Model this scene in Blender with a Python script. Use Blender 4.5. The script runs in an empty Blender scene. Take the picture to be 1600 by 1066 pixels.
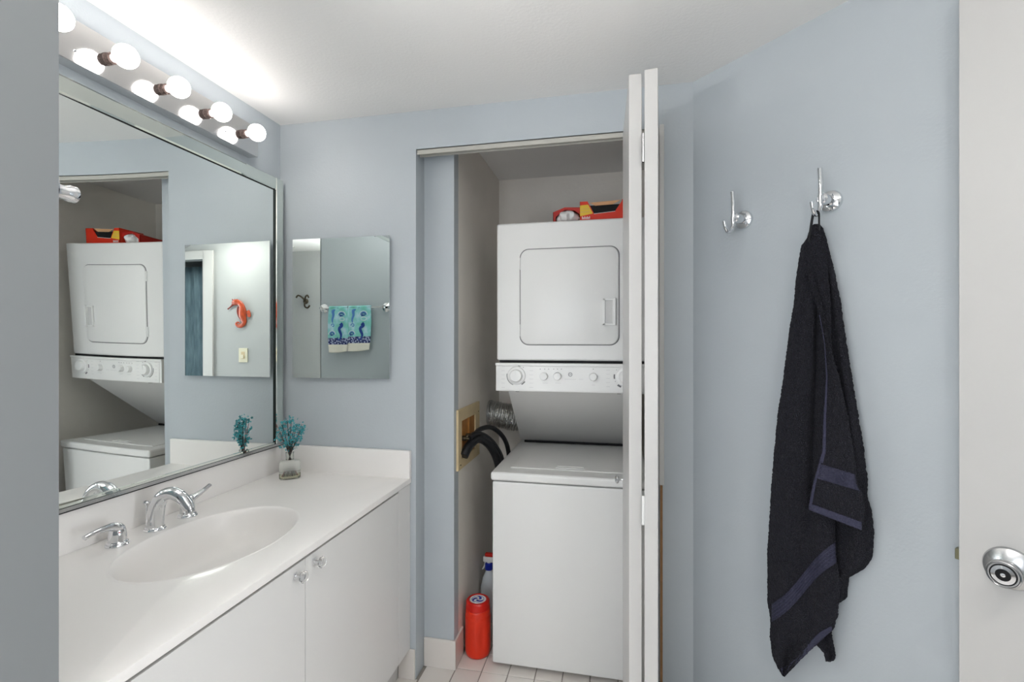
import bpy, bmesh, math, random
from mathutils import Vector, Matrix
random.seed(7)
PI = math.pi
C = bpy.context.scene.collection
scene = bpy.context.scene

# ------------------------------------------------------------------ camera
EYE = 1.452
FPX = 754.6
YAW = math.radians(11.97)
cd = bpy.data.cameras.new('camera'); cam = bpy.data.objects.new('camera', cd); C.objects.link(cam)
cam.location = (0, 0, EYE); cam.rotation_euler = (PI/2, 0, YAW)
cd.sensor_width = 36; cd.lens = 36*FPX/1600; cd.clip_start = .02
scene.camera = cam
# ------------------------------------------------------------------ world, exposure, lights
w = bpy.data.worlds.new('world'); scene.world = w; w.use_nodes = True
w.node_tree.nodes['Background'].inputs[0].default_value = (.75, .85, 1, 1)
w.node_tree.nodes['Background'].inputs[1].default_value = .6
scene.view_settings.view_transform = 'Standard'; scene.view_settings.look = 'None'
scene.view_settings.gamma = 1; scene.view_settings.use_curve_mapping = False
scene.view_settings.exposure = 1.02
BULB = 9.0      # radiance of the vanity bulbs
DOME_FILL = 14.0
UPLIGHT_FILL = 85.0   # radiance of the added fill uplight, unseen behind the camera      # radiance of the added ceiling fill domes

# fill lamps added for brightness, each just outside a made-up window
def fill_light(name, loc, rot, sx, sy, power):
    l = bpy.data.lights.new(name, 'AREA'); l.shape = 'RECTANGLE'; l.size = sx; l.size_y = sy; l.energy = power; l.color = (.93, .965, 1)
    o = bpy.data.objects.new(name, l); C.objects.link(o); o.location = loc; o.rotation_euler = rot
fill_light('window_daylight', (-.72, -1.06, 1.30), (-PI/2, 0, PI), 1.10, 1.50, 13)
fill_light('bedroom_daylight', (3.31, .55, 1.35), (PI/2, 0, PI/2), 2.0, 1.6, 52)
# ------------------------------------------------------------------ reference planes
YB, XL, ZC = 1.944, -1.497, 2.44          # back wall, left wall, ceiling
XM, YCAB = -1.472, 1.92                   # mirror glass plane, cabinet door plane
WK = 2.238                                # angled wall: x + y = WK
XR, YF, YS, YH = 1.55, .585, -.10, -.95   # entry wall, towel wall, switch wall, hall wall
sn, cs = math.sin(YAW), math.cos(YAW)
def ray(u, v):
    a = (u-800)/FPX
    return Vector((-sn+a*cs, cs+a*sn, (533-v)/FPX))
def onX(u, v, X): q = ray(u, v); return Vector((0, 0, EYE))+q*(X/q.x)
def onY(u, v, Y): q = ray(u, v); return Vector((0, 0, EYE))+q*(Y/q.y)
def onZ(u, v, Z): q = ray(u, v); return Vector((0, 0, EYE))+q*((Z-EYE)/q.z)
def onW(u, v, o): q = ray(u, v); return Vector((0, 0, EYE))+q*((WK-o*2**.5)/(q.x+q.y))
CROT = math.radians(.9)                   # the small cabinet's door stands very slightly open
CPIV = Vector((-1.18, YCAB, 0))
CNRM = Vector((math.sin(CROT), -math.cos(CROT), 0))
def inv(u, v, Y):                         # a place seen through both mirrors, on the plane y = Y
    o = Vector((0, 0, EYE)); d = ray(u, v)
    for m in ('LC' if u < 440 else 'CL'):
        n, p = (Vector((1, 0, 0)), Vector((XM, 0, 0))) if m == 'L' else (CNRM, CPIV)
        t = (p-o).dot(n)/d.dot(n); o = o+d*t; d = d-n*(2*d.dot(n))
    return o+d*((Y-o.y)/d.y)
XF = -.846
EW = Vector((1, -1, 0))/2**.5             # along the angled wall
NW = Vector((-1, -1, 0))/2**.5            # out of the angled wall

# ------------------------------------------------------------------ materials
def srgb(r, g, b):
    f = lambda c: ((c/255+.055)/1.055)**2.4 if c > 10 else c/255/12.92
    return (f(r), f(g), f(b), 1)
def mat(name, col, rough=.5, metal=0, bump=0, bscale=60, var=0, vscale=5, trans=0, ior=1.45, coat=0, emit=0, sheen=0, detail=3):
    m = bpy.data.materials.new(name); m.use_nodes = True
    nt = m.node_tree; b = nt.nodes['Principled BSDF']
    c = srgb(*col)
    b.inputs['Base Color'].default_value = c
    b.inputs['Roughness'].default_value = rough; b.inputs['Metallic'].default_value = metal
    b.inputs['Transmission Weight'].default_value = trans; b.inputs['IOR'].default_value = ior
    b.inputs['Coat Weight'].default_value = coat
    b.inputs['Sheen Weight'].default_value = sheen
    if emit:
        b.inputs['Emission Color'].default_value = c; b.inputs['Emission Strength'].default_value = emit
    tc = None
    if bump or var: tc = nt.nodes.new('ShaderNodeTexCoord')
    if bump:
        n = nt.nodes.new('ShaderNodeTexNoise'); n.inputs['Scale'].default_value = bscale; n.inputs['Detail'].default_value = detail
        nt.links.new(tc.outputs['Object'], n.inputs['Vector'])
        bp = nt.nodes.new('ShaderNodeBump'); bp.inputs['Strength'].default_value = bump; bp.inputs['Distance'].default_value = .01
        nt.links.new(n.outputs[0], bp.inputs['Height']); nt.links.new(bp.outputs[0], b.inputs['Normal'])
    if var:
        n = nt.nodes.new('ShaderNodeTexNoise'); n.inputs['Scale'].default_value = vscale; n.inputs['Detail'].default_value = 4
        nt.links.new(tc.outputs['Object'], n.inputs['Vector'])
        r = nt.nodes.new('ShaderNodeValToRGB')
        r.color_ramp.elements[0].position = .3; r.color_ramp.elements[1].position = .7
        r.color_ramp.elements[0].color = tuple(x*(1-var) for x in c[:3])+(1,)
        r.color_ramp.elements[1].color = tuple(min(1, x*(1+var)) for x in c[:3])+(1,)
        nt.links.new(n.outputs[0], r.inputs[0]); nt.links.new(r.outputs[0], b.inputs['Base Color'])
    return m
M = {}
M['wall'] = mat('blue_grey_paint', (184, 191, 196), .45, bump=.06, bscale=120, var=.012)
M['wallg'] = mat('grey_paint', (176, 178, 178), .5, bump=.06, bscale=120, var=.012)
M['ceil'] = mat('ceiling_paint', (236, 235, 233), .6, bump=.1, bscale=90)
M['closet'] = mat('closet_paint', (240, 235, 227), .6, bump=.1, bscale=70, var=.03, vscale=4)
M['white'] = mat('white_enamel', (232, 232, 230), .3, bump=.02, bscale=200)
M['door'] = mat('door_paint', (200, 199, 197), .35, bump=.03, bscale=60)
M['lam'] = mat('cabinet_laminate', (222, 221, 219), .35, bump=.02, bscale=150)
M['marble'] = mat('cultured_marble', (240, 237, 234), .3, coat=.12, var=.008, vscale=3)
M['plastic'] = mat('white_plastic', (236, 236, 234), .28)
M['mark'] = mat('grey_print', (120, 120, 122), .6)
M['markl'] = mat('pale_print', (205, 205, 206), .6)
M['dark'] = mat('dark_gap', (18, 18, 20), .8)
M['mirror'] = mat('mirror_silver', (250, 254, 252), .0, 1)
M['mframe'] = mat('mirror_strip', (232, 238, 232), .04, 1)
M['chrome'] = mat('chrome', (225, 226, 228), .06, 1)
M['plate'] = mat('satin_steel', (214, 213, 213), .1, 1)
M['steel'] = mat('brushed_steel', (190, 191, 192), .25, 1)
M['bronze'] = mat('bronze_metal', (96, 88, 74), .4, 1)
M['brass'] = mat('worn_brass', (150, 146, 120), .3, 1)
M['alu'] = mat('aluminium_foil', (205, 205, 202), .28, 1, bump=.6, bscale=90)
M['black'] = mat('black_rubber', (22, 23, 27), .38)
M['beige'] = mat('beige_plastic', (214, 194, 154), .5, var=.04, vscale=30)
M['boxin'] = mat('recess_ochre', (176, 120, 60), .6, var=.2, vscale=25)
M['red'] = mat('red_plastic', (226, 52, 24), .3)
M['redcap'] = mat('red_cap', (205, 30, 18), .28)
M['blue'] = mat('blue_plastic', (28, 46, 160), .3)
M['boxred'] = mat('red_card', (224, 52, 26), .5)
M['boxdark'] = mat('dark_red_card', (186, 36, 24), .5)
M['yellow'] = mat('yellow_card', (240, 200, 60), .5)
M['peach'] = mat('peach_card', (224, 172, 128), .6)
M['bag'] = mat('clear_bag', (240, 240, 238), .25, bump=.6, bscale=40)
M['tile'] = mat('white_floor_tile', (228, 222, 216), .18, var=.015, vscale=9)
M['grout'] = mat('grey_grout', (150, 143, 136), .9)
M['wood'] = mat('raw_wood', (150, 112, 76), .7, bump=.3, bscale=40, var=.2, vscale=20)
M['teal'] = mat('teal_petals', (70, 160, 168), .7, var=.35, vscale=120)
M['stem'] = mat('dark_stem', (70, 64, 60), .7)
M['pinkstem'] = mat('reddish_stem', (150, 110, 108), .7)
M['sea'] = mat('coral_paint', (184, 74, 38), .35, var=.3, vscale=25)
M['seadark'] = mat('dark_coral_paint', (130, 40, 22), .4)
M['ivory'] = mat('ivory_plastic', (226, 220, 196), .35)
M['cream'] = mat('cream_cloth', (244, 238, 226), .9, bump=.4, bscale=300)
M['navyprint'] = mat('navy_print', (44, 74, 150), .9)
M['blueprint'] = mat('blue_print', (90, 140, 205), .9)
M['whiteprint'] = mat('white_print', (214, 228, 232), .9)
M['crystal'] = mat('crystal', (250, 250, 250), .02, trans=1, ior=1.5)
M['emit'] = mat('lit_glass', (255, 250, 246), .3, emit=BULB)
M['dome'] = mat('lit_dome', (255, 252, 246), .3, emit=DOME_FILL)
M['bulbneck'] = mat('bulb_neck', (235, 225, 222), .2, emit=1.2)
M['socket'] = mat('bronze_socket', (92, 78, 74), .45, .6, bump=.8, bscale=200)
M['red_dot'] = mat('red_dot', (190, 30, 40), .3)

def nodes(m): return m.node_tree, m.node_tree.nodes['Principled BSDF']
def terry(name, col, coll, bs=.9):
    m = mat(name, col, .95, sheen=.05); nt, b = nodes(m)
    tc = nt.nodes.new('ShaderNodeTexCoord')
    v = nt.nodes.new('ShaderNodeTexVoronoi'); v.inputs['Scale'].default_value = 330
    n = nt.nodes.new('ShaderNodeTexNoise'); n.inputs['Scale'].default_value = 260; n.inputs['Detail'].default_value = 2
    nt.links.new(tc.outputs['Object'], v.inputs['Vector']); nt.links.new(tc.outputs['Object'], n.inputs['Vector'])
    ad = nt.nodes.new('ShaderNodeMath'); ad.operation = 'ADD'
    nt.links.new(v.outputs['Distance'], ad.inputs[0]); nt.links.new(n.outputs[0], ad.inputs[1])
    bp = nt.nodes.new('ShaderNodeBump'); bp.inputs['Strength'].default_value = bs; bp.inputs['Distance'].default_value = .008
    nt.links.new(ad.outputs[0], bp.inputs['Height']); nt.links.new(bp.outputs[0], b.inputs['Normal'])
    r = nt.nodes.new('ShaderNodeValToRGB')
    r.color_ramp.elements[0].position = .45; r.color_ramp.elements[1].position = 1.05
    r.color_ramp.elements[0].color = srgb(*col); r.color_ramp.elements[1].color = srgb(*coll)
    nt.links.new(ad.outputs[0], r.inputs[0]); nt.links.new(r.outputs[0], b.inputs['Base Color'])
    b.inputs['Sheen Tint'].default_value = (.45, .45, .6, 1)
    return m
M['terry'] = terry('navy_terry', (2, 2, 4), (27, 27, 37))
M['band'] = mat('navy_woven', (46, 46, 68), .7, bump=.8, bscale=150)
M['hem'] = mat('navy_hem', (62, 62, 86), .8, bump=.8, bscale=260)

def hand_towel_mat():
    m = mat('sea_print_cloth', (120, 200, 190), .95); nt, b = nodes(m)
    tc = nt.nodes.new('ShaderNodeTexCoord')
    n = nt.nodes.new('ShaderNodeTexNoise'); n.inputs['Scale'].default_value = 14; n.inputs['Detail'].default_value = 5
    nt.links.new(tc.outputs['Object'], n.inputs['Vector'])
    r = nt.nodes.new('ShaderNodeValToRGB'); e = r.color_ramp.elements
    e[0].position = .35; e[0].color = srgb(130, 205, 192); e[1].position = .62; e[1].color = srgb(190, 224, 234)
    x = e.new(.5); x.color = srgb(150, 214, 216)
    nt.links.new(n.outputs[0], r.inputs[0]); nt.links.new(r.outputs[0], b.inputs['Base Color'])
    bp = nt.nodes.new('ShaderNodeBump'); bp.inputs['Strength'].default_value = .4; bp.inputs['Distance'].default_value = .003
    n2 = nt.nodes.new('ShaderNodeTexNoise'); n2.inputs['Scale'].default_value = 300
    nt.links.new(tc.outputs['Object'], n2.inputs['Vector']); nt.links.new(n2.outputs[0], bp.inputs['Height']); nt.links.new(bp.outputs[0], b.inputs['Normal'])
    return m
M['seatowel'] = hand_towel_mat()
def pebble_mat():
    m = mat('pebble_print_cloth', (40, 50, 110), .95); nt, b = nodes(m)
    tc = nt.nodes.new('ShaderNodeTexCoord')
    v = nt.nodes.new('ShaderNodeTexVoronoi'); v.inputs['Scale'].default_value = 75
    nt.links.new(tc.outputs['Object'], v.inputs['Vector'])
    r = nt.nodes.new('ShaderNodeValToRGB'); e = r.color_ramp.elements
    e[0].position = .25; e[0].color = srgb(190, 200, 230); e[1].position = .6; e[1].color = srgb(40, 48, 105)
    nt.links.new(v.outputs['Distance'], r.inputs[0]); nt.links.new(r.outputs[0], b.inputs['Base Color'])
    return m
M['pebble'] = pebble_mat()
def curtain_mat():
    m = mat('slate_curtain', (92, 116, 132), .7); nt, b = nodes(m)
    tc = nt.nodes.new('ShaderNodeTexCoord'); mp = nt.nodes.new('ShaderNodeMapping')
    mp.inputs['Scale'].default_value = (1, 1, .15)
    n = nt.nodes.new('ShaderNodeTexNoise'); n.inputs['Scale'].default_value = 30; n.inputs['Detail'].default_value = 5
    nt.links.new(tc.outputs['Object'], mp.inputs[0]); nt.links.new(mp.outputs[0], n.inputs['Vector'])
    r = nt.nodes.new('ShaderNodeValToRGB'); e = r.color_ramp.elements
    e[0].position = .3; e[0].color = srgb(96, 122, 134); e[1].position = .7; e[1].color = srgb(144, 170, 182)
    nt.links.new(n.outputs[0], r.inputs[0]); nt.links.new(r.outputs[0], b.inputs['Base Color'])
    return m
M['curtain'] = curtain_mat()
def vase_mat():
    m = mat('frosted_glass', (236, 238, 232), .3, trans=1, ior=1.3); nt, b = nodes(m)
    tc = nt.nodes.new('ShaderNodeTexCoord'); s = nt.nodes.new('ShaderNodeSeparateXYZ')
    nt.links.new(tc.outputs['Object'], s.inputs[0])
    r = nt.nodes.new('ShaderNodeMapRange'); r.inputs['From Min'].default_value = .02; r.inputs['From Max'].default_value = .06
    r.inputs['To Min'].default_value = .04; r.inputs['To Max'].default_value = .6
    nt.links.new(s.outputs['Z'], r.inputs['Value']); nt.links.new(r.outputs[0], b.inputs['Roughness'])
    r2 = nt.nodes.new('ShaderNodeMapRange'); r2.inputs['From Min'].default_value = .02; r2.inputs['From Max'].default_value = .06
    r2.inputs['To Min'].default_value = .95; r2.inputs['To Max'].default_value = .45
    nt.links.new(s.outputs['Z'], r2.inputs['Value']); nt.links.new(r2.outputs[0], b.inputs['Transmission Weight'])
    return m
M['vase'] = vase_mat()
M['neckglass'] = mat('clear_glass', (240, 243, 240), .03, trans=1, ior=1.3)
M['liquid'] = mat('pale_oil', (240, 238, 214), .02, trans=1, ior=1.2)

# ------------------------------------------------------------------ geometry helpers (all in world metres)
def box(x0, x1, y0, y1, z0, z1):
    v = [(x, y, z) for z in (z0, z1) for y in (y0, y1) for x in (x0, x1)]
    return v, [(0, 2, 3, 1), (4, 5, 7, 6), (0, 1, 5, 4), (2, 6, 7, 3), (0, 4, 6, 2), (1, 3, 7, 5)]
def obox(o, a, b, c):                     # box from corner o along three vectors
    o = Vector(o); a = Vector(a); b = Vector(b); c = Vector(c)
    v = [tuple(o+a*i+b*j+c*k) for k in (0, 1) for j in (0, 1) for i in (0, 1)]
    f = [(0, 2, 3, 1), (4, 5, 7, 6), (0, 1, 5, 4), (2, 6, 7, 3), (0, 4, 6, 2), (1, 3, 7, 5)]
    if a.cross(b).dot(c) < 0: f = [t[::-1] for t in f]
    return v, f
def prism(pts, d):                        # planar outline pts extruded by vector d
    n = len(pts); d = Vector(d)
    v = [tuple(Vector(p)) for p in pts]+[tuple(Vector(p)+d) for p in pts]
    f = [tuple(range(n))[::-1], tuple(range(n, 2*n))]+[(i, (i+1) % n, n+(i+1) % n, n+i) for i in range(n)]
    return v, f
def frame(axis):
    a = Vector(axis).normalized()
    h = Vector((0, 0, 1)) if abs(a.z) < .9 else Vector((1, 0, 0))
    x = h.cross(a).normalized(); y = a.cross(x)
    return x, y, a
def lathe(prof, o, axis=(0, 0, 1), n=32, sx=1, sy=1):
    x, y, a = frame(axis)
    if abs(Vector(axis).normalized().z) > .99: x, y = Vector((1, 0, 0)), Vector((0, 1, 0))
    o = Vector(o); v = []; f = []
    for (r, h) in prof:
        for i in range(n):
            t = 2*PI*i/n
            v.append(tuple(o+a*h+x*(r*sx*math.cos(t))+y*(r*sy*math.sin(t))))
    for k in range(len(prof)-1):
        for i in range(n):
            j = (i+1) % n
            f.append((k*n+i, k*n+j, (k+1)*n+j, (k+1)*n+i))
    if prof[0][0] > 1e-6: f.append(tuple(range(n))[::-1])
    if prof[-1][0] > 1e-6: f.append(tuple(range((len(prof)-1)*n, len(prof)*n)))
    return v, f
def cr(P, m=8):                           # Catmull-Rom smoothing of a list of tuples
    P = [Vector(p) for p in P]; out = []
    for i in range(len(P)-1):
        a = P[max(i-1, 0)]; b = P[i]; c = P[i+1]; d = P[min(i+2, len(P)-1)]
        for k in range(m):
            t = k/m
            out.append(.5*((2*b)+(c-a)*t+(2*a-5*b+4*c-d)*t*t+(3*b-a-3*c+d)*t**3))
    out.append(P[-1]); return out
def tube(P, r, n=12, flat=1, up=None, caps=True):
    P = [Vector(p) for p in P]; N = len(P)
    R = r if isinstance(r, (list, tuple)) else [r]*N
    if len(R) != N:
        R = [R[int(i*(len(R)-1)/(N-1))]*(1-((i*(len(R)-1)/(N-1)) % 1))+R[min(int(i*(len(R)-1)/(N-1))+1, len(R)-1)]*((i*(len(R)-1)/(N-1)) % 1) for i in range(N)]
    v = []; f = []; px = None
    for i, p in enumerate(P):
        t = (P[min(i+1, N-1)]-P[max(i-1, 0)]).normalized()
        if up is not None:
            x = Vector(up).cross(t); x = x.normalized() if x.length > 1e-5 else px
        elif px is None: x = frame(t)[0]
        else: x = (px-t*px.dot(t)).normalized()
        px = x; y = t.cross(x)
        for k in range(n):
            a = 2*PI*k/n
            v.append(tuple(p+x*(R[i]*math.cos(a))+y*(R[i]*flat*math.sin(a))))
    for i in range(N-1):
        for k in range(n):
            j = (k+1) % n
            f.append((i*n+k, i*n+j, (i+1)*n+j, (i+1)*n+k))
    if caps: f.append(tuple(range(n))[::-1]); f.append(tuple(range((N-1)*n, N*n)))
    return v, f
def grid(fn, nu, nv, wrap=False):
    v = [tuple(fn(i/nu, j/nv)) for j in range(nv+1) for i in range(nu+1)]
    f = [(j*(nu+1)+i, j*(nu+1)+i+1, (j+1)*(nu+1)+i+1, (j+1)*(nu+1)+i) for j in range(nv) for i in range(nu)]
    return v, f
def sphere(o, r, n=16, sz=1):
    m = n//2
    return lathe([(max(r*math.sin(PI*k/m), 1e-7), -r*sz*math.cos(PI*k/m)) for k in range(m+1)], o, n=n)
def rrect(w, h, r, n=6, cx=0, cy=0):
    out = []
    for sx, sy, a0 in ((1, 1, 0), (-1, 1, 90), (-1, -1, 180), (1, -1, 270)):
        for k in range(n+1):
            a = math.radians(a0+90*k/n)
            out.append((cx+sx*(w/2-r)+r*math.cos(a), cy+sy*(h/2-r)+r*math.sin(a)))
    return out
W = {}
def obj(name, geo, m, parent=None, bevel=0, smooth=True, solid=0, ang=38, seg=3, flip=False):
    if isinstance(geo, tuple): geo = [geo]
    V = []; Fc = []
    for v, f in geo:
        k = len(V); V += [Vector(p) for p in v]; Fc += [tuple(i+k for i in t) for t in f]
    if parent is not None: o0 = W[parent.name]
    else:
        xs = [p.x for p in V]; ys = [p.y for p in V]; zs = [p.z for p in V]
        o0 = Vector(((min(xs)+max(xs))/2, (min(ys)+max(ys))/2, min(zs)))
    me = bpy.data.meshes.new(name); me.from_pydata([tuple(p-o0) for p in V], [], Fc); me.update()
    bm = bmesh.new(); bm.from_mesh(me); bmesh.ops.remove_doubles(bm, verts=bm.verts, dist=1e-6)
    bmesh.ops.recalc_face_normals(bm, faces=bm.faces); bm.to_mesh(me); bm.free()
    me.materials.append(m if not isinstance(m, str) else M[m])
    if smooth: me.shade_smooth(); me.set_sharp_from_angle(angle=math.radians(ang))
    o = bpy.data.objects.new(name, me); C.objects.link(o)
    if parent is None: o.location = o0
    else: o.parent = parent
    W[o.name] = o0
    if solid:
        s = o.modifiers.new('thick', 'SOLIDIFY'); s.thickness = solid; s.offset = 0
    if bevel:
        b = o.modifiers.new('bevel', 'BEVEL'); b.width = bevel; b.segments = seg; b.limit_method = 'ANGLE'; b.angle_limit = math.radians(35); b.harden_normals = True
    return o
def thing(name, loc, label, cat, group=None):
    o = bpy.data.objects.new(name, None); C.objects.link(o); o.location = loc; o.empty_display_size = .05
    W[o.name] = Vector(loc); return tag(o, label, cat, group)
def tag(o, label=None, cat=None, group=None, kind=None):
    if label: o['label'] = label
    if cat: o['category'] = cat
    if group: o['group'] = group
    if kind: o['kind'] = kind
    return o
def struct(o, label=None, cat=None):
    o['kind'] = 'structure'
    if label: o['label'] = label
    if cat: o['category'] = cat
    return o
def text_geo(s, size, o, ux, uy, depth=.0006):
    cu = bpy.data.curves.new('t', 'FONT'); cu.body = s; cu.size = size; cu.extrude = depth/size*0
    cu.align_x = 'CENTER'; cu.align_y = 'CENTER'; cu.resolution_u = 3
    t = bpy.data.objects.new('t', cu); C.objects.link(t)
    dg = bpy.context.evaluated_depsgraph_get(); me = bpy.data.meshes.new_from_object(t.evaluated_get(dg))
    o = Vector(o); ux = Vector(ux); uy = Vector(uy)
    v = [tuple(o+ux*p.co.x+uy*p.co.y) for p in me.vertices]; f = [tuple(p.vertices) for p in me.polygons]
    bpy.data.objects.remove(t); bpy.data.curves.remove(cu); bpy.data.meshes.remove(me)
    return v, f

# ================================================================== THE SETTING
XO0, XO1, ZO = -.834, .178, 2.276            # closet opening
YI = 2.037                                    # inner face of the closet front wall
XCL, XCR, YCB = -.694, .30, 2.89              # closet side walls and back
struct(obj('wall_back', [box(XL-.1, XO0, YB, YI, 0, ZC), box(XO1, .294+.25, YB, YI, 0, ZC), box(XO0, XO1, YB, YI, ZO, ZC)], 'wall', smooth=False),
       'blue-grey painted back wall with the laundry closet opening', 'wall')
struct(obj('wall_closet_front', [box(XO0, XCL, YI, YI+.06, 0, ZO), box(XO0, XCL, YI, YI+.06, ZO, ZC)], 'wall', smooth=False),
       'narrow blue-grey return wall inside the closet opening, left side', 'wall')
struct(obj('wall_left', box(XL-.1, XL, .5, YB, 0, ZC), 'wall', smooth=False), 'blue-grey wall behind the large vanity mirror', 'wall')
c0 = Vector((.294, YB, 0)); Lw = (XR-.294)*2**.5
struct(obj('wall_angled_right', obox(c0, EW*Lw, -NW*.1, (0, 0, ZC)), 'wall', smooth=False),
       'diagonal blue-grey wall with the two robe hooks', 'wall')
yR = WK-XR
struct(obj('wall_entry_side', [box(XR, XR+.1, YH, -.02, 0, ZC), box(XR, XR+.1, -.02, yR+.1, 2.29, ZC)], 'wall', smooth=False),
       'blue-grey wall with the entry doorway the white door belongs to', 'wall')
struct(obj('wall_front_left', box(XL-.1, XF, .44, YF, 0, ZC), 'wall', smooth=False, bevel=.004),
       'grey wall end at the left edge of the view, with the towel bar on its far face', 'wall')
struct(obj('wall_front_right', [box(.27, 1.05, YS-.12, YS, 0, ZC), box(1.05, XR, YS-.12, YS, 2.26, ZC), box(.90, 1.0, YH, YS-.12, 0, ZC)], 'wallg', smooth=False),
       'grey wall with the light switch, seen through both mirrors', 'wall')
def holed(x0, x1, y0, y1, a0, a1, b0, b1, axis):     # wall with a window hole a0..a1 along it, b0..b1 in height
    if axis == 'x': return [box(x0, a0, y0, y1, 0, ZC), box(a1, x1, y0, y1, 0, ZC), box(a0, a1, y0, y1, 0, b0), box(a0, a1, y0, y1, b1, ZC)]
    return [box(x0, x1, y0, a0, 0, ZC), box(x0, x1, a1, y1, 0, ZC), box(x0, x1, a0, a1, 0, b0), box(x0, x1, a0, a1, b1, ZC)]
def window(n, o, along, wd, z0, z1, nrm, label):  # made-up window, added as an opening for a fill lamp
    o = Vector(o); along = Vector(along); nrm = Vector(nrm); up = Vector((0, 0, 1))
    t = struct(thing('window_%d' % n, tuple(o)+() if False else o, label, 'window'))
    q = Vector((o.x, o.y, z0)); h = z1-z0; f = .05
    obj('window_frame', [obox(q, along*f, nrm*.05, up*h), obox(q+along*(wd-f), along*f, nrm*.05, up*h), obox(q+along*f, along*(wd-2*f), nrm*.05, up*f), obox(q+along*f+up*(h-f), along*(wd-2*f), nrm*.05, up*f), obox(q+along*(wd/2-f/2)+up*f, along*f, nrm*.05, up*(h-2*f))], 'door', t, smooth=False)
struct(obj('wall_hall_rear', holed(XL-.1, XR+.1, YH-.1, YH, -1.28, -.16, .54, 2.06, 'x'), 'wallg', smooth=False), 'grey wall behind the camera seen in the small mirror', 'wall')
struct(obj('wall_hall_left', box(XL-.2, XL-.1, YH, .44, 0, ZC), 'wallg', smooth=False), 'grey side wall behind the camera', 'wall')
struct(obj('wall_closet_left', box(XCL-.08, XCL, YI+.06, YCB, 0, ZC), 'closet', smooth=False), 'beige closet side wall with the washer outlet box', 'wall')
struct(obj('wall_closet_rear', box(XCL-.08, XCR+.1, YCB, YCB+.1, 0, ZC), 'closet', smooth=False), 'beige rear wall of the laundry closet', 'wall')
struct(obj('wall_closet_right', box(XCR, XCR+.1, YI, YCB, 0, ZC), 'closet', smooth=False), 'beige right side wall of the laundry closet', 'wall')
# the room next door, through the entry doorway: floor, walls and an added fill lamp
struct(obj('wall_bedroom_far', holed(3.2, 3.3, YH, 2.2, -.46, 1.56, .54, 2.16, 'y')+[ box(XR+.1, 3.3, YH-.1, YH, 0, ZC), box(XR+.1, 3.3, 2.2, 2.3, 0, ZC), box(XR, XR+.1, yR+.1, 2.3, 0, ZC)], 'wallg', smooth=False),
       'grey walls of the room beyond the entry doorway', 'wall')
window(1, (-1.28, YH-.06, .54), (1, 0, 0), 1.12, .54, 2.06, (0, 1, 0), 'white framed window in the grey wall behind the camera')
window(2, (3.21, -.46, .54), (0, 1, 0), 2.02, .54, 2.16, (1, 0, 0), 'white framed window of the room beyond the entry doorway')
struct(obj('ceiling', box(XL-.2, 3.3, YH-.1, YCB+.1, ZC, ZC+.1), 'ceil', smooth=False), 'smooth off-white ceiling', 'ceiling')
fl = struct(obj('floor', box(XL-.2, 3.3, YH-.1, YCB+.1, -.05, -.002), 'grout', smooth=False), 'floor of small white ceramic tiles with grey grout', 'floor')
# floor tiles, one by one where the photograph shows them, joined beyond
P_ = .117; gx0, gy0 = -.687, 2.046
tm = bpy.data.meshes.new('tile')
tb = bmesh.new()
bmesh.ops.create_cube(tb, size=1); bmesh.ops.scale(tb, vec=(P_-.004, P_-.004, .006), verts=tb.verts)
bmesh.ops.bevel(tb, geom=[e for e in tb.edges if all(v.co.z > 0 for v in e.verts)], offset=.0012, segments=1, affect='EDGES')
tb.to_mesh(tm); tb.free(); tm.materials.append(M['tile'])
rest = []
for i in range(-2, 9):
    for j in range(-8, 8):
        x0 = gx0+i*P_; y0 = gy0+j*P_
        if x0 < -.70 and y0 > YB-.10: continue
        if x0+P_ > XO1 and y0+P_ > YB-.02: continue
        if x0+P_+y0+P_ > WK: 
            if not (y0 > YI-.02 and x0+P_ < XCR): continue
        if i < -1 and j > -1: continue
        t = bpy.data.objects.new('floor_tile', tm); C.objects.link(t); t.parent = fl
        t.location = Vector((x0+P_/2, y0+P_/2, random.uniform(-.0022, -.0018)))-W['floor']
def cutbox(x0, x1, y0, y1):
    return box(x0+.002, x1-.002, y0+.002, y1-.002, -.003, .001)
for i in range(-7, 20):
    for j in range(-25, 8):
        x0 = gx0+i*P_; y0 = gy0+j*P_
        if -2 <= i <= 8 and j >= -8: continue
        if x0 < XL or x0+P_ > XR or y0 < YH or y0+P_ > WK-x0-P_: continue
        rest.append(cutbox(x0, x0+P_, y0, y0+P_))
r_ = obj('floor_tiles_beyond', rest, 'tile', fl, smooth=False); r_['kind'] = 'stuff'
# cut tiles and pale marble saddle in the opening strip
for k, (a, b, c, d) in enumerate([(XO0+.014, gx0, YB-.08, YI-.002), (XO0+.014, gx0, YB-.197, YB-.084), (XO0+.014-.14, XO0+.010, YB-.197, YB-.002)]):
    obj('floor_tile', cutbox(a, b, c, d), 'tile', fl, smooth=False)
# tile baseboards
bb = struct(obj('baseboard_back', box(-.912, XO0-.002, YB-.012, YB, 0, .128), 'tile', bevel=.004), 'short white tile baseboard beside the vanity', 'baseboard')
struct(obj('baseboard_closet', [box(XO0+.001, XCL+.010, YI-.010, YI, 0, .128)], 'tile', bevel=.003), 'white tile baseboard on the closet return wall', 'baseboard')
struct(obj('baseboard_closet_side', [box(XCL, XCL+.010, YI-.008, YI+.11, 0, .128)], 'tile', bevel=.003), 'white tile baseboard turning into the closet', 'baseboard')
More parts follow.
